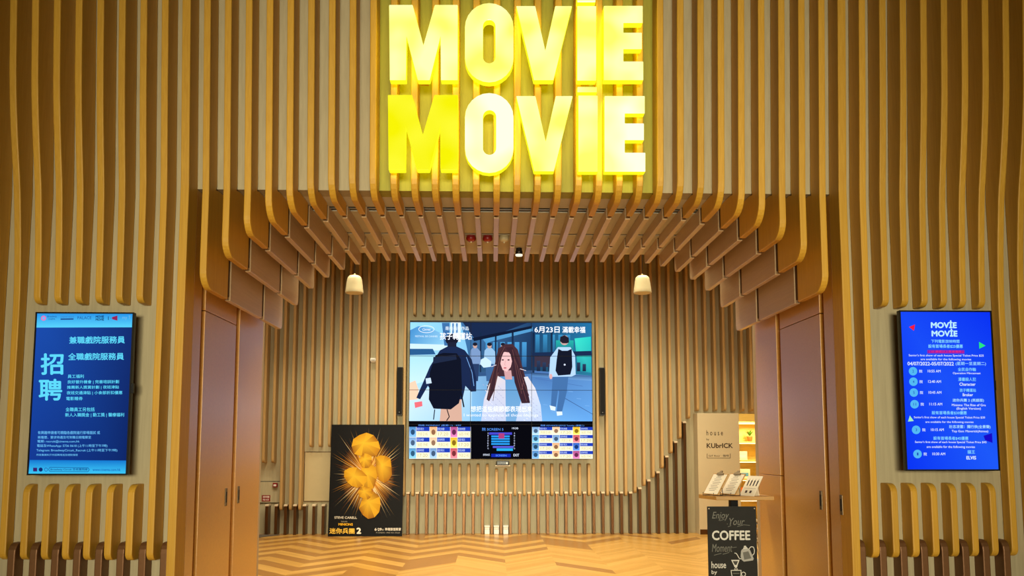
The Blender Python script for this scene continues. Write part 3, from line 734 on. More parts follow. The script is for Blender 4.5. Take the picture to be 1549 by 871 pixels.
G.ell(324, 158, 34, 30, (24, 26, 44)); G.rect(302, 172, 348, 196, (30, 34, 56))
# woman with long hair and cream cardigan
G.poly([(566, 204), (600, 182), (640, 180), (668, 210), (690, 290), (722, 400), (742, 492), (700, 500), (660, 420), (560, 440), (540, 490), (500, 492), (510, 400), (545, 300)], [(70, 44, 52)]*14)
G.poly([(576, 350), (650, 350), (690, 390), (700, 582), (560, 582)], [(90, 150, 200), (90, 150, 200), (110, 170, 220), (120, 170, 215), (120, 170, 215)])
G.poly([(560, 345), (604, 370), (608, 582), (478, 582), (492, 470), (520, 390)], [(226, 214, 214), (214, 210, 222), (196, 206, 232), (190, 206, 240), (206, 206, 226), (230, 216, 214)])
G.poly([(668, 360), (720, 350), (760, 410), (790, 500), (798, 582), (660, 582), (690, 460)], [(214, 206, 216), (226, 220, 224), (230, 226, 232), (200, 214, 240), (190, 206, 240), (190, 206, 240), (204, 206, 226)])
G.poly([(596, 320), (634, 318), (640, 366), (604, 366)], (206, 158, 160))
G.poly([(576, 235), (600, 222), (630, 226), (640, 262), (632, 300), (612, 326), (590, 316), (576, 280)], [(236, 190, 190)]*8)
for k in range(46):
    xx = 486+(k*53) % 108; yy = 392+(k*71) % 180; G.line([(xx, yy), (xx+7, yy+5)], 2.4, ((240, 236, 240) if k % 2 else (168, 172, 206)))
    xx = 690+(k*47) % 96; yy = 420+(k*67) % 155
    if xx < 700+(yy-380)*.55: G.line([(xx, yy), (xx+7, yy+5)], 2.4, ((240, 240, 246) if k % 2 else (172, 176, 210)))
G.ell(590, 264, 6, 3.5, (50, 30, 40)); G.ell(620, 264, 6, 3.5, (50, 30, 40)); G.ell(602, 306, 8, 3.5, (190, 90, 100)); G.line([(604, 268), (600, 290), (606, 293)], 2, (206, 150, 150))
G.poly([(566, 240), (582, 212), (604, 200), (584, 250), (568, 330), (548, 420), (520, 480), (506, 470), (530, 360)], (62, 38, 46)); G.poly([(604, 200), (640, 196), (672, 270), (716, 400), (734, 488), (690, 490), (652, 380), (640, 280), (630, 236)], (58, 36, 46))
G.line([(556, 290), (530, 300)], 3, (232, 224, 236)); G.line([(680, 310), (712, 320)], 3, (232, 224, 236)); G.line([(700, 370), (690, 420)], 3, (120, 80, 84))
for x0_, y0_, x1_, y1_ in ((548, 300, 516, 470), (566, 330, 540, 478), (576, 250, 552, 390), (664, 290, 716, 480), (650, 260, 690, 440), (676, 310, 728, 450), (640, 210, 668, 300), (600, 196, 572, 262)): G.line([(x0_, y0_), ((x0_+x1_)/2-4, (y0_+y1_)/2), (x1_, y1_)], 3, (104, 66, 66))
# walker in pale blue with black daypack
G.poly([(852, 345), (934, 345), (926, 430), (900, 540), (872, 540), (886, 430), (880, 420), (868, 515), (842, 512)], (66, 110, 165))
G.poly([(878, 196), (944, 196), (968, 240), (972, 340), (950, 350), (838, 352), (832, 350), (838, 250)], [(176, 210, 246)]*8)
G.poly([(880, 205), (900, 215), (928, 215), (950, 205), (954, 300), (944, 340), (880, 345), (866, 320), (872, 260)], (20, 24, 40)); G.ell(914, 288, 5, 5, (210, 220, 240))
G.poly([(836, 500), (868, 508), (866, 528), (842, 524)], (220, 236, 248)); G.poly([(872, 532), (902, 532), (904, 550), (876, 554)], (220, 236, 248))
G.ell(912, 160, 23, 26, (200, 164, 160)); G.poly([(888, 165), (890, 142), (912, 134), (934, 146), (936, 172), (924, 176), (902, 176)], (34, 30, 44)); G.ell(842, 350, 8, 14, (220, 170, 170))
# lower session boards
G.rect(100, 583, 1066, 777, (8, 8, 14))
def board(x0, x1, rows_, off):
    G.rect(x0, 612, x1, 776, (238, 238, 226)); cw = (x1-x0)/3; rh = 164/rows_
    TC = [(70, 130, 190), (40, 90, 190), (246, 170, 120), (120, 160, 210), (170, 70, 130), (250, 190, 150), (80, 150, 200), (236, 180, 40), (110, 150, 200), (60, 120, 170), (200, 80, 90), (240, 170, 120)]
    for r in range(rows_):
        for c in range(3):
            xa = x0+c*cw; ya = 612+r*rh
            G.rect(xa+cw*.36, ya, xa+cw-1, ya+rh*.40, (30, 60, 180)); G.rect(xa+cw*.36, ya+rh*.42, xa+cw-1, ya+rh*.95, (246, 240, 206))
            k = TC[(r*3+c*2+off) % 12]; G.rect(xa+1, ya, xa+cw*.34, ya+rh*.96, k, tuple(min(255, v+70) for v in k)); G.ell(xa+cw*.18, ya+rh*.5, cw*.1, rh*.26, tuple(int(v*.6) for v in k))
            T.text(('電影場次', '院線', '放映時間')[(r+c) % 3], xa+cw*.38, xa+cw*.72, ya+rh*.08, ya+rh*.32, (190, 210, 250))
            T.text(('19:30 21:45', '17:20', '16:05 19:40')[(r*2+c) % 3], xa+cw*.42, xa+cw*.9, ya+rh*.52, ya+rh*.82, (190, 180, 120))
board(103, 425, 3, 0); board(745, 1066, 4, 3)
T.text('院線 MONDAY (星期一) · 4/07', 152, 375, 600, 609, (90, 150, 240), .01); T.text('院線 ADVANCE 5/07/22 Tuesday (星期二)', 790, 1018, 600, 609, (90, 150, 240), .01)
G.rect(520, 640, 640, 652, (70, 70, 200)); 
for k in range(4): G.rect(532, 656+k*13, 628, 665+k*13, (40, 150, 230))
G.rect(570, 645, 600, 672, (170, 60, 120)); G.rect(540, 710, 648, 720, (90, 90, 210)); G.rect(560, 722, 645, 735, (40, 170, 230)); G.rect(532, 750, 634, 767, (20, 40, 170))
T.text('SCREEN', 555, 612, 754, 763, (90, 150, 250), .01); T.text('院 SCREEN 5', 484, 595, 616, 632, (80, 140, 230), .01); T.text('19:30', 640, 672, 614, 624, (220, 230, 250), .01)
T.text('ENTRANCE', 490, 524, 750, 760, (220, 230, 250), .01); T.text('EXIT', 648, 678, 750, 763, (220, 230, 250), .01)
for k, s in enumerate('ABCDEFG'): T.text(s, 512, 518, 640+k*13, 648+k*13, (200, 210, 240)); T.text(s, 650, 656, 640+k*13, 648+k*13, (200, 210, 240))
wt = (244, 248, 255)
T.text('6月23日', 755, 886, 88, 122, wt, .02); T.text('滿載幸福', 900, 1020, 88, 122, wt, .02); T.text('孩子轉運站', 262, 428, 122, 160, wt, .02); T.text('是枝裕和作品', 290, 412, 90, 110, (226, 240, 252), .01)
G.ring(192, 105, 40, 18, 2.5, wt); T.text('Cannes', 172, 214, 99, 112, wt, 0, .3); T.text('FESTIVAL DE CANNES', 134, 250, 138, 147, (220, 240, 252))
T.text('想把這些細節都表現出來', 423, 746, 504, 535, wt, .015); T.text('I wanted to express all those feelings', 388, 776, 543, 563, (236, 242, 252), .006)
p.build('picture', 'film', t, (0, 0.0045, VH/2)); T.build('lettering', 'film', t, (0, 0.0045, VH/2))

# ------------------------------------------------------------------ film poster
PXc = (-2.87-1.655)/2
t = thing('poster_stand', 'black foam-board film poster with a golden starburst leaning on the slats', 'poster', (PXc, 12.99, 0))
t.rotation_euler = (math.radians(-4.0), 0, 0)
pwid, phei = 1.225, 1.86
bx('board', 'black_matte', -pwid/2, pwid/2, 0.003, 0.03, 0, phei, t, bevel=0.002)
q = [(92, 62), (597, 50), (588, 826), (65, 829)]
p = Pic(q, pwid, phei); T = Pic(q, pwid, phei); T.layer = 420
p.poly([(92, 62), (597, 50), (588, 826), (65, 829)], (9, 8, 8))
rnd = random.Random(3)
CXp, CYp = 345, 410
for k in range(40):
    a, b = 2*math.pi*k/40, 2*math.pi*(k+1)/40
    p.poly([(CXp, CYp), (CXp+185*math.cos(a), CYp+262*math.sin(a)), (CXp+185*math.cos(b), CYp+262*math.sin(b))], [(190, 112, 12), (10, 7, 6), (10, 7, 6)])
for k in range(260):
    a = 2*math.pi*k/260+rnd.uniform(-.03, .03); L = rnd.uniform(150, 235) if k % 4 else rnd.uniform(230, 330)
    L *= 0.84+0.30*abs(math.sin(a)); wd = rnd.uniform(2, 6)
    ca, sa = math.cos(a), math.sin(a)
    g = rnd.choice([(220, 146, 26), (176, 100, 16), (230, 176, 84), (150, 82, 14), (244, 214, 160)])
    tip = (min(578, max(86, CXp+ca*L)), min(704, max(72, CYp+sa*L*1.02)))
    p.poly([(CXp+ca*60-sa*wd, CYp+sa*60+ca*wd), tip, (CXp+ca*60+sa*wd, CYp+sa*60-ca*wd)], [g, tuple(int(v*.34)+8 for v in g), g])
def nugget(cx, cy, rx, ry, rot, seed):
    r = random.Random(seed); n = 11; o = []
    for k in range(n):
        a = 2*math.pi*k/n; f = r.uniform(.80, 1.06); x, y = rx*f*math.cos(a), ry*f*math.sin(a)
        o.append((cx+x*math.cos(rot)-y*math.sin(rot), cy+x*math.sin(rot)+y*math.cos(rot)))
    c = (cx-rx*.15, cy-ry*.2)
    for k in range(n):
        b = r.choice([(186, 132, 14), (166, 110, 10), (200, 148, 26), (146, 92, 8)])
        p.poly([c, o[k], o[(k+1) % n]], [(212, 168, 40), b, b])
for v in ((350, 420, 70, 110, .3, 1), (330, 205, 100, 96, .2, 2), (455, 360, 66, 108, -.15, 3), (262, 430, 92, 74, .3, 4), (362, 610, 78, 96, 0, 5), (330, 310, 50, 56, .5, 6), (330, 530, 60, 50, .2, 7)): nugget(*v)
T = Pic(q, pwid, phei); T.layer = 420
T.text('STEVE CARELL', 113, 271, 693, 709, (206, 196, 176), .02)
T.build('cast_lettering', 'print', t, (0, 0.0025, phei/2))
T = Pic(q, pwid, phei); T.layer = 420
T.text('MINIONS', 142, 243, 738, 755, (226, 170, 30), .03); T.text('THE RISE OF GRU', 160, 204, 724, 732, (170, 160, 140))
T.text('迷你兵團', 78, 255, 772, 810, (226, 180, 66), .025); T.text('2', 268, 302, 768, 810, (226, 216, 196), .05)
T.build('title_lettering', 'print', t, (0, 0.0025, phei/2))
T = Pic(q, pwid, phei); T.layer = 420
T.text('6·29', 396, 446, 770, 789, (220, 212, 196), .03); T.text('起', 450, 460, 776, 788, (220, 212, 196)); T.text('準備跟個蕉掌', 468, 582, 768, 788, (220, 212, 196), .015)
T.text('IN CINEMAS · IMAX 4DX DOLBY', 406, 576, 797, 806, (150, 144, 130))
T.build('date_lettering', 'print', t, (0, 0.0025, phei/2))
p.build('picture', 'print', t, (0, 0.0025, phei/2))

# ------------------------------------------------------------------ small wall fittings
def col_speaker(x, lab):
    t = thing('slim_speaker', lab, 'speaker', (x, 13.12, 2.013), 'column speakers flanking the video wall')
    bx('cabinet', 'black', -0.045, 0.045, 0.006, YR-13.12+0.002, 0, 0.828, t, bevel=0.004)
    bm = bmesh.new(); box(bm, -0.039, 0.039, 0, 0.006, 0.012, 0.816); finish('grille', bm, 'black_matte', t, bevel=0.002)
    bx('badge', 'grey_strip', -0.006, 0.006, -0.002, 0.0, 0.05, 0.058, t)
col_speaker(-1.735, 'slim black column speaker between slats, on the poster side of the video wall')
col_speaker(1.735, 'slim black column speaker between slats, on the cafe side of the video wall')
def pendant(px, lab):
    w_ = at(px, 443.5, 9.0)
    t = thing('pendant_speaker', lab, 'speaker', (w_.x, 9.0, w_.z), 'pendant speakers behind the portal')
    bm = bmesh.new(); lathe(bm, [(0.086, 0.010), (0.092, 0.006), (0.098, 0.0), (0.105, 0.003), (0.107, 0.012), (0.102, 0.045), (0.093, 0.117), (0.085, 0.166), (0.076, 0.192), (0.058, 0.208), (0.032, 0.215), (0.0, 0.216)], seg=32)
    finish('shell', bm, 'cream', t, smooth=True)
    bm = bmesh.new(); lathe(bm, [(0.0, -0.002), (0.080, 0.001), (0.092, 0.006)], seg=24); finish('grille', bm, 'cream', t)
    bm = bmesh.new(); tube(bm, [(0, 0, 0.214), (0, 0, 5.2-w_.z)], 0.004); finish('cable', bm, 'black', t)
    bm = bmesh.new(); lathe(bm, [(0.012, 0.212), (0.012, 0.23), (0.005, 0.236)], seg=12); finish('cable_gland', bm, 'cream', t)
pendant(536, 'cream tapered pendant speaker hanging nearer the film poster side'); pendant(972, 'cream tapered pendant speaker hanging nearer the cafe panel side')
# motion sensor on the slats
w_ = at(563.5, 544, 13.2)
t = thing('motion_sensor', 'small white rounded sensor between wall slats above the film poster', 'sensor', (w_.x, YR, w_.z))
bx('back_plate', 'white', -0.045, 0.045, -0.03, 0.002, -0.04, 0.045, t, bevel=0.006)
bm = bmesh.new(); prism_x(bm, [(-0.03, -0.042), (-0.11, -0.035), (-0.15, -0.012), (-0.155, 0.015), (-0.14, 0.04), (-0.03, 0.046)], -0.05, 0.05); finish('sensor_head', bm, 'white', t, bevel=0.012, seg=3)
bx('lens', 'grey_strip', -0.03, 0.03, -0.158, -0.150, -0.008, 0.012, t)
# camera bar under the video wall
a, b = at(751, 697, 13.1), at(770, 703.5, 13.1)
t = thing('camera_bar', 'small black camera bar on a ledge under the video wall', 'camera', ((a.x+b.x)/2, 13.1, b.z))
ww = (b.x-a.x)/2
bx('housing', 'black', -ww, ww, -0.02, 0.06, 0.0, a.z-b.z, t, bevel=0.012)
bx('shelf_bracket', 'cap', -ww-0.02, ww+0.02, 0.0, YR-13.1+0.002, -0.018, -0.001, t, bevel=0.003)
bm = bmesh.new(); lathe(bm, [(0.014, 0), (0.014, 0.006), (0.0, 0.008)], seg=14)
bmesh.ops.rotate(bm, verts=bm.verts[:], matrix=Matrix.Rotation(math.radians(90), 3, 'X')); bmesh.ops.translate(bm, verts=bm.verts[:], vec=(0.07, -0.018, 0.035)); finish('lens', bm, 'white', t)
# pale access hatch
a, b = at(460, 684, 13.3), at(500, 758, 13.3)
t = thing('access_hatch', 'pale beige flush access hatch in the wall beside the film poster', 'hatch', ((a.x+b.x)/2, YR, b.z))
hw, hh = (b.x-a.x)/2, a.z-b.z
bx('hatch_door', 'beige_hatch', -hw, hw, -0.028, -0.004, 0, hh, t, bevel=0.003)
bx('hatch_frame', 'bronze', -hw-0.012, hw+0.012, -0.004, -0.001, -0.012, hh+0.012, t)
# fire hatch with notice and call point
a, b = at(385, 729, 13.3), at(420.5, 807, 13.3)
t = thing('fire_hatch', 'low flush wall door with red fire notice at the portal edge', 'hatch', ((a.x+b.x)/2, YR, 0.0))
hw, hh = (b.x-a.x)/2, a.z
bx('hatch_door', 'backing_room', -hw, hw, -0.022, -0.004, 0.53, hh, t, bevel=0.002)
bx('hatch_frame', 'slot', -hw-0.01, hw+0.01, -0.004, -0.001, 0.52, hh+0.012, t)
bx('skirt', 'slot', -hw-0.01, -hw+0.03, -0.16, -0.001, 0.0, hh+0.012, t)
a2, b2 = at(395, 749, 13.33), at(407.5, 758.5, 13.33); cxn = ((a2.x+b2.x)/2-(a.x+b.x)/2); nw = b2.x-a2.x; nh = a2.z-b2.z
n = bx('fire_notice', 'red', cxn-nw/2, cxn+nw/2, -0.026, -0.022, b2.z, a2.z, t)
q = [(0, 0), (100, 0), (100, 75), (0, 75)]; T = Pic(q, nw, nh); T.layer = 3
T.text('消防喉轆', 10, 90, 8, 34, (240, 226, 214), .02); T.text('FIRE HOSE', 14, 86, 44, 66, (240, 226, 214), .02); T.build('lettering', 'print', n, (cxn, -0.0258, (a2.z+b2.z)/2))
w_ = at(415, 734, 13.3)
t = thing('fire_call_point', 'tiny red break-glass call point above the red fire notice', 'alarm', (w_.x, YR-0.022, w_.z))
bx('housing', 'red', -0.04, 0.04, -0.045, -0.001, -0.035, 0.04, t, bevel=0.006); bx('glass', 'white', -0.024, 0.024, -0.048, -0.045, -0.016, 0.016, t)
# floor sockets
for k, px in enumerate((738.8, 752.6, 767)):
    w_ = at(px, 800, 13.25)
    t = thing('socket_box', ('white floor socket box under the video wall, the one nearest the poster', 'middle one of three white socket boxes on the floor', 'white floor socket box under the video wall, the one nearest the cafe')[k], 'socket', ((-0.5+k)*PB-PB, YF+0.02, 0), 'white socket boxes by the foyer wall')
    bx('housing', 'white', -0.043, 0.043, 0, YR-YF-0.021, 0.0, 0.125, t, bevel=0.008); bx('hinged_lid', 'white', -0.047, 0.047, -0.012, YR-YF-0.021, 0.125, 0.142, t, bevel=0.004); bx('seam', 'steel', -0.043, 0.043, -0.003, 0.0, 0.086, 0.092, t)
# soffit fittings
def bell(px, m, lab, nm, cat):
    w_ = at(px, 353.5, 7.02)
    t = thing(nm, lab, cat, (FX(round((w_.x+2.44)/PITCHX-0.5)+0.5), 7.06, ZS), None)
    bm = bmesh.new(); lathe(bm, [(0.0, -0.055), (0.025, -0.053), (0.044, -0.04), (0.048, -0.02), (0.042, -0.012)], seg=20); finish('dome', bm, m, t, smooth=True)
    bm = bmesh.new(); lathe(bm, [(0.042, -0.013), (0.042, -0.0005)], seg=20); finish('mounting_base', bm, 'red' if m == 'red' else 'cream', t)
    bm = bmesh.new(); lathe(bm, [(0.006, -0.066), (0.008, -0.055)], seg=10); finish('knob', bm, 'cream', t)
bell(724.5, 'red', 'all red alarm bell under the portal soffit, beside the middle fin', 'alarm_bell', 'alarm')
bell(750, 'red', 'red alarm bell with dark rim between the two other soffit fittings', 'alarm_bell', 'alarm')
bell(775, 'cream', 'cream smoke detector under the portal soffit next to a red bell', 'smoke_detector', 'detector')
def spot(loc, lab, ztop):
    t = thing('spotlight', lab, 'spotlight', loc, 'small black spotlights')
    bm = bmesh.new(); lathe(bm, [(0.033, 0.012), (0.036, 0.03), (0.036, 0.045), (0.022, 0.075), (0.014, 0.085)], seg=20); finish('lamp_head', bm, 'black', t, smooth=True)
    bm = bmesh.new(); lathe(bm, [(0.0, 0.0), (0.034, 0.0), (0.037, 0.012), (0.033, 0.014)], seg=20); c = finish('lens', bm, 'lamp', t); c['label'] = 'glowing warm lens'
    bm = bmesh.new(); tube(bm, [(0, 0, 0.084), (0, 0, ztop-loc[2]-0.02)], 0.008); finish('stem', bm, 'black', t)
    bm = bmesh.new(); lathe(bm, [(0.03, ztop-loc[2]-0.022), (0.03, ztop-loc[2]-0.0005)], seg=16); finish('mounting_base', bm, 'black', t)
w_ = at(795, 387, 7.5); spot((FX(round((w_.x+2.44)/PITCHX-0.5)+0.5), 7.5, w_.z), 'black spotlight on the soffit edge above the video wall', ZS)
w_ = at(489, 401, 8.6)
t = thing('track_camera', 'black and white ceiling camera half hidden behind portal fins on the poster side', 'camera', (w_.x, 8.6, w_.z))
bx('housing', 'black', -0.045, 0.045, -0.06, 0.06, 0.02, 0.11, t, bevel=0.006); bx('lens_cover', 'white', -0.045, 0.045, -0.06, 0.06, 0.0, 0.02, t, bevel=0.004)
bm = bmesh.new(); tube(bm, [(0, 0, 0.11), (0, 0, 5.2-w_.z)], 0.01); finish('ceiling_mount', bm, 'black', t)
# floor mat
bm = bmesh.new(); prism = [(-4.35, 13.20), (-3.72, 13.20), (-4.02, 12.75), (-4.6, 12.3)]
a = [bm.verts.new((x, y, 0.0005)) for x, y in prism]; b = [bm.verts.new((x, y, 0.012)) for x, y in prism]
bm.faces.new(a[::-1]); bm.faces.new(b)
for k in range(4): bm.faces.new((a[k], a[(k+1) % 4], b[(k+1) % 4], b[k]))
tag(finish('floor_mat', bm, 'mat'), 'dark grey floor mat corner at the foot of the wall by the portal edge', 'mat')

# ------------------------------------------------------------------ cafe panel
t = thing('cafe_panel', 'tall beige upright panel with thin dark cafe lettering beside the doorway', 'sign', ((3.365+4.085)/2, 13.13, 0))
hw = (4.085-3.365)/2
bx('panel', 'beige', -hw, hw, 0, YR-13.13-0.001, 0.0, 2.055, t, bevel=0.004)
bx('kick_plate', 'bronze', -hw+0.01, hw-0.004, -0.004, 0, 0.0, 0.085, t)
q = [(75, 82), (270, 82), (277, 660), (86, 660)]
T = Pic(q, 2*hw, 2.055); ink = (70, 56, 44)
T.text('h o u s e', 118, 195, 164, 189, ink, .01); T.text('by', 118, 131, 203, 215, ink, .01); T.text('KUbrICK', 119, 241, 226, 250, ink, .028); T.text('G/F floor · 咖啡', 128, 222, 281, 292, ink, .005)
T.line([(121, 276), (121, 298), (228, 298), (228, 276)], 2, ink)
T.build('lettering', 'print', t, (0, -0.001, 2.055/2))

# ------------------------------------------------------------------ table, menus, blackboard
TX, TY, TZ = 2.10, 7.20, 1.035
t = thing('standing_table', 'narrow wooden standing table with black post beside the portal panel', 'table', (TX, TY, 0))
bm = bmesh.new()
for x, y in ((-0.30, -0.21), (0.30, -0.21), (0.30, 0.21), (-0.30, 0.21)): pass
prism = [(-0.295, 0.10), (-0.21, -0.17), (0.315, -0.20), (0.315, 0.20), (-0.27, 0.20)]
a = [bm.verts.new((x, y, TZ-0.035)) for x, y in prism]; b = [bm.verts.new((x, y, TZ)) for x, y in prism]
bm.faces.new(a[::-1]); bm.faces.new(b)
for k in range(5): bm.faces.new((a[k], a[(k+1) % 5], b[(k+1) % 5], b[k]))
finish('tabletop', bm, 'tablewood', t, bevel=0.004)
bx('post', 'black_matte', -0.035, 0.035, -0.035, 0.035, 0.02, TZ-0.036, t, bevel=0.004); bx('base', 'black_matte', -0.2, 0.2, -0.09, 0.2, 0.0, 0.02, t, bevel=0.004)
def menu_board(x, y, label, stand):
    rz = math.radians(-64)
    t = thing('menu_clipboard', label, 'menu', (x, y, TZ), 'clipboard menus on the table', rz)
    Rm = Matrix.Rotation(math.radians(-36), 4, 'X')
    def tilt(o): o.matrix_local = Matrix.Translation((0, 0, 0.012)) @ Rm; return o
    b_ = tilt(bx('clipboard', 'tablewood', -0.10, 0.10, 0.0, 0.006, 0, 0.235, t, bevel=0.003))
    pp = tilt(bx('paper', 'paper', -0.09, 0.09, -0.0015, -0.0005, 0.006, 0.222, t))
    T = Pic([(0, 0), (100, 0), (100, 120), (0, 120)], 0.18, 0.216)
    for k in range(9):
        T.rect(30-(k*7) % 13, 18+k*10, 66+(k*11) % 17, 21+k*10, (150, 136, 120))
    T.text('MENU', 36, 64, 6, 13, (120, 100, 84), .02)
    o = T.build('print', 'print', pp, (0, -0.0018, 0.114))
    bm = bmesh.new(); prism_y(bm, [(-0.045, 0.215), (0.045, 0.215), (0.04, 0.235), (0.018, 0.243), (0.012, 0.262), (-0.012, 0.262), (-0.018, 0.243), (-0.04, 0.235)], -0.010, -0.001); tilt(finish('clip', bm, 'steel', t, bevel=0.002))
    for s in (-1, 1):
        bm = bmesh.new(); tube(bm, [(s*0.07, -0.022, 0.028), (s*0.07, -0.026, 0.004), (s*0.07, 0.09, 0.004), (s*0.035, 0.098, 0.136)], 0.0035, 6); finish('wire_leg', bm, 'black', t)
    bm = bmesh.new(); tube(bm, [(-0.07, -0.026, 0.005), (0.07, -0.026, 0.005)], 0.003, 6); finish('wire_lip', bm, 'black', t)
menu_board(1.865, 7.13, 'clipboard menu on a wire easel, the one above the free end of the table', True)
menu_board(2.025, 7.13, 'clipboard menu on a wire easel between the other clipboard and the white card', True)
t = thing('menu_card', 'white drinks card with small dark pictures leaning beside the clipboards', 'menu', (2.19, 7.09, TZ+0.001), None, math.radians(-60))
Rm = Matrix.Rotation(math.radians(-36), 4, 'X')
cdm = bx('card', 'paper', -0.085, 0.085, 0, 0.004, 0, 0.22, t); cdm.matrix_local = Rm
T = Pic([(0, 0), (100, 0), (100, 130), (0, 130)], 0.17, 0.22)
for k in range(4):
    x = 16+k*21; T.poly([(x, 30), (x+9, 30), (x+8, 66), (x+1, 66)], (56, 44, 44)); T.line([(x+4, 30), (x+6, 20)], 2, (56, 44, 44))
T.rect(28, 96, 42, 112, (80, 64, 60)); T.rect(58, 96, 72, 112, (80, 64, 60)); T.line([(8, 82), (92, 82)], 1.5, (150, 140, 130))
T.build('print', 'print', cdm, (0, -0.0006, 0.11))
bm = bmesh.new(); prism_x(bm, [(0.02, 0), (0.13, 0), (0.094, 0.115), (0.086, 0.115), (0.118, 0.006), (0.02, 0.006)], -0.04, 0.04); finish('card_strut', bm, 'paper', t)

# blackboard
a, b = at(1070, 766, 6.93), at(1143.5, 766, 6.93)
BW = b.x-a.x; BT = a.z
t = thing('chalkboard', 'black chalkboard with handwritten COFFEE and a kettle drawing before the table', 'chalkboard', ((a.x+b.x)/2, 6.93, 0))
bx('board', 'slate', -BW/2, BW/2, 0, 0.016, 0.06, BT, t, bevel=0.002)
for x in (-BW/2+0.014, BW/2-0.014):
    bm = bmesh.new(); lathe(bm, [(0.0, 0.004), (0.005, 0.003), (0.006, 0)], seg=12)
    bmesh.ops.rotate(bm, verts=bm.verts[:], matrix=Matrix.Rotation(math.radians(90), 3, 'X')); bmesh.ops.translate(bm, verts=bm.verts[:], vec=(x, 0, BT-0.018)); finish('screw', bm, 'cap', t)
for s in (-1, 1):
    bm = bmesh.new(); prism_x(bm, [(0.016, BT-0.12), (0.036, BT-0.12), (0.12, 0.0), (0.0, 0.0), (0.0, 0.03), (0.016, 0.06)], s*BW*0.38-0.012, s*BW*0.38+0.012); finish('leg', bm, 'tablewood', t)
sc_u = 336/BW; HB = (BT-0.06)*sc_u
q = [(97, 362), (433, 362), (433, 362+HB), (97, 362+HB)]
T = Pic(q, BW, BT-0.06); ck = (214, 214, 206); ck2 = (120, 120, 112)
T.text('Enjoy', 128, 245, 398, 458, ck2, -0.004, .3); T.line([(180, 458), (212, 448)], 3, ck2)
T.text('Your', 246, 352, 440, 488, ck2, -0.004, .3); T.line([(236, 500), (258, 490)], 3, ck2); T.line([(300, 498), (345, 486), (388, 490)], 3, ck2); T.ell(232, 480, 2.5, 2.5, ck2)
T.text('COFFEE', 124, 388, 524, 590, ck, .03)
T.text('Moment', 122, 262, 615, 668, ck2, -0.004, .2); T.line([(262, 640), (292, 636)], 3, ck2); T.line([(136, 690), (186, 678)], 3.5, ck2); T.line([(196, 684), (240, 672)], 3.5, ck2)
T.text('house', 116, 216, 732, 778, ck, .012); T.text('by', 116, 154, 790, 824, ck, .012); T.text('kubrick', 118, 218, 838, 882, ck, .012)
T.poly([(322, 662), (330, 650), (372, 646), (384, 656), (408, 715), (402, 726), (340, 734), (326, 724), (318, 700)], (172, 172, 166)); T.poly([(334, 672), (372, 664), (392, 712), (342, 722)], (110, 110, 104))
T.poly([(335, 650), (340, 638), (362, 636), (370, 647)], (206, 206, 198)); T.ell(350, 632, 9, 5, (206, 206, 198))
T.line([(322, 716), (308, 712), (296, 690), (288, 678), (276, 676)], 5, ck); T.line([(376, 650), (390, 634), (408, 636), (414, 656), (412, 678), (400, 692)], 5, ck)
T.poly([(252, 722), (310, 722), (296, 756), (292, 772), (274, 772), (268, 756)], ck); T.poly([(262, 730), (300, 730), (288, 756), (276, 756)], (70, 70, 66)); T.line([(283, 772), (272, 786), (296, 786), (283, 772)], 3, ck)
T.line([(248, 792), (320, 792)], 5, ck); T.line([(250, 794), (254, 828), (270, 846), (300, 846), (316, 828), (318, 794)], 5, ck); T.ring(334, 818, 14, 14, 5, ck); T.line([(236, 852), (262, 864), (320, 864), (352, 850)], 5, ck); T.line([(236, 852), (352, 850)], 4, ck); T.line([(262, 812), (306, 812)], 4, ck2)
T.build('lettering', 'print', t, (0, -0.0006, (BT+0.06)/2))

# ------------------------------------------------------------------ dried flowers by the cafe doorway
w_ = at(1149, 860, 7.9)
t = thing('flower_vase', 'tall pale vase of dried white blossom twigs behind the chalkboard', 'vase', (2.64, 8.05, 0))
bm = bmesh.new(); lathe(bm, [(0.0, 0.0), (0.06, 0.0), (0.075, 0.10), (0.07, 0.2), (0.045, 0.29), (0.05, 0.32), (0.042, 0.32), (0.04, 0.29)], seg=20); finish('vase_body', bm, 'petal', t, smooth=True)
rnd = random.Random(5); bs = bmesh.new(); bl_ = bmesh.new()
for k in range(12):
    a = rnd.uniform(0, 6.28); r1 = rnd.uniform(.01, .12); hgt = rnd.uniform(.55, .80)
    tip = Vector((math.cos(a)*r1, math.sin(a)*r1, hgt)); tube(bs, [(0, 0, .25), (tip.x*.4, tip.y*.4, .45), tuple(tip)], 0.0025, 5)
    for q_ in range(9):
        f = rnd.uniform(.35, 1); c = Vector((tip.x*f+rnd.uniform(-.025, .025), tip.y*f+rnd.uniform(-.025, .025), .25+(hgt-.25)*f))
        bmesh.ops.create_icosphere(bl_, subdivisions=1, radius=rnd.uniform(.008, .014), matrix=Matrix.Translation(c))
finish('twigs', bs, 'bronze', t); o = finish('blossom', bl_, 'petal', t); o['kind'] = 'stuff'

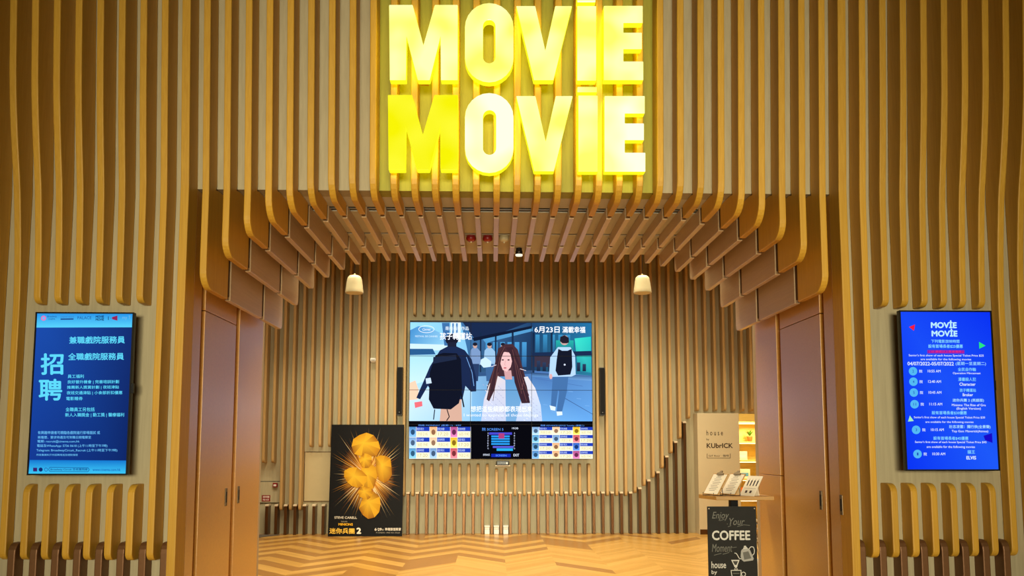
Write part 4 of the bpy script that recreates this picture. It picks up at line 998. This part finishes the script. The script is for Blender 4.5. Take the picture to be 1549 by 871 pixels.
# ------------------------------------------------------------------ cafe shelf
BX0, BX1, BY = 4.45, 5.10, 14.75
t = thing('bookshelf', 'honey wood open shelf glowing warm inside the cafe doorway', 'shelf', ((BX0+BX1)/2, BY, 0))
hw = (BX1-BX0)/2
SZ = [0.05, 0.45, 0.84, 1.19, 1.55, 1.93]
for s in (-1, 1): bx('side_panel', 'shelfwood', min(s*hw, s*(hw-0.03)), max(s*hw, s*(hw-0.03)), 0, 0.34, 0, 1.96, t)
bx('back_panel', 'shelfwood', -hw, hw, 0.34, 0.36, 0, 1.96, t)
for z in SZ: bx('shelf_board', 'shelfwood', -hw+0.03, hw-0.03, 0, 0.34, z, z+0.03, t)
for z in SZ[1:]: o = bx('strip_light', 'shelf_led', -hw+0.05, hw-0.05, 0.05, 0.07, z-0.012, z-0.001, t)
w_ = at(1134, 660, BY+0.15)
t = thing('potted_plant', 'small leafy plant in a terracotta pot on the top shelf of the cafe', 'plant', (w_.x, BY+0.15, SZ[4]+0.031))
bm = bmesh.new(); lathe(bm, [(0.0, 0), (0.04, 0), (0.055, 0.09), (0.06, 0.10), (0.05, 0.10), (0.045, 0.085), (0, 0.085)], seg=18); finish('pot', bm, 'terra', t, smooth=True)
rnd = random.Random(2)
bm = bmesh.new()
for k in range(16):
    a = rnd.uniform(0, 6.28); L = rnd.uniform(.08, .14); h0 = rnd.uniform(.0, .06); el = rnd.uniform(.5, 1.3); wd = .022
    d = Vector((math.cos(a)*math.cos(el), math.sin(a)*math.cos(el), math.sin(el))); s = Vector((-math.sin(a), math.cos(a), 0)); o_ = Vector((0, 0, .085+h0))
    n_ = d.cross(s)*0.006
    v = [bm.verts.new(o_), bm.verts.new(o_+d*L*.5+s*wd), bm.verts.new(o_+d*L), bm.verts.new(o_+d*L*.5-s*wd), bm.verts.new(o_+d*L*.5+n_)]
    for f in ((0, 1, 4), (1, 2, 4), (2, 3, 4), (3, 0, 4)): bm.faces.new([v[i] for i in f])
finish('leaves', bm, 'leafg', t)
def carton(px0, px1, si, hgt, m, lab, band):
    a, b = at(px0, 690, BY+0.08), at(px1, 690, BY+0.08)
    t = thing('gift_carton', lab, 'box', ((a.x+b.x)/2, BY+0.04, SZ[si]+0.031), 'cartons on the cafe shelf'); w = (b.x-a.x)/2
    bx('carton', m, -w, w, 0, 0.12, 0, hgt, t, bevel=0.003); bx('label', band, -w*.7, w*.7, -0.002, 0, hgt*.25, hgt*.6, t)
carton(1116, 1129.5, 3, 0.17, 'pink', 'pale pink carton on the middle shelf of the cafe', 'white')
carton(1117, 1133, 2, 0.18, 'white', 'white carton with a blue patch on the shelf below the pink one', 'blue')
carton(1119, 1127, 1, 0.22, 'orange', 'orange carton on the low shelf showing between the menus', 'blue')

# ------------------------------------------------------------------ lights
def area(name, loc, rot, sx_, sy_, e, col, spread=180):
    l = bpy.data.lights.new(name, 'AREA'); l.shape = 'RECTANGLE'; l.size = sx_; l.size_y = sy_; l.energy = e; l.color = col; l.spread = math.radians(spread)
    o = bpy.data.objects.new(name, l); C.objects.link(o); o.location = loc; o.rotation_euler = [math.radians(a) for a in rot]; return o
WARM = (1.0, 0.91, 0.68)
# added unseen light far behind the camera, washing the facade from the front
area('added_front_light', (0.0, -7.5, 2.2), (89, 0, 0), 5.0, 2.0, 190, (1.0, 0.94, 0.70), 52)
# foyer ceiling
area('foyer_light', (0.0, 8.9, 5.1), (8, 0, 0), 6.0, 0.8, 230, WARM, 120)
area('foyer_light', (0.0, 11.0, 5.1), (10, 0, 0), 8.0, 0.5, 130, WARM, 130)
def spotl(loc, tgt, e, ang, col=WARM, blend=0.6, r=0.05):
    l = bpy.data.lights.new('ceiling_spot', 'SPOT'); l.energy = e; l.spot_size = math.radians(ang); l.spot_blend = blend; l.color = col; l.shadow_soft_size = r
    o = bpy.data.objects.new('ceiling_spot', l); C.objects.link(o); o.location = loc
    o.rotation_euler = (Vector(tgt)-Vector(loc)).to_track_quat('-Z', 'Y').to_euler(); return o
for x in (-4.6, -2.9, -1.0, 1.0, 2.9, 4.6): spotl((x, 10.6, 5.1), (x*0.98, 13.3, 0.2), 128, 56)
l = bpy.data.lights.new('cafe_lamp', 'POINT'); l.energy = 120; l.color = (1.0, 0.84, 0.46); l.shadow_soft_size = 0.15
o = bpy.data.objects.new('cafe_lamp', l); C.objects.link(o); o.location = (4.9, 14.1, 2.2)
W = bpy.data.worlds.new('world'); SC.world = W; W.use_nodes = True
bg = W.node_tree.nodes['Background']; bg.inputs[0].default_value = (1.0, 0.85, 0.65, 1); bg.inputs[1].default_value = 0.01

SC.view_settings.view_transform = 'Standard'
SC.view_settings.look = 'None'
SC.view_settings.gamma = 1.0
SC.view_settings.use_curve_mapping = False
SC.view_settings.exposure = 0.0
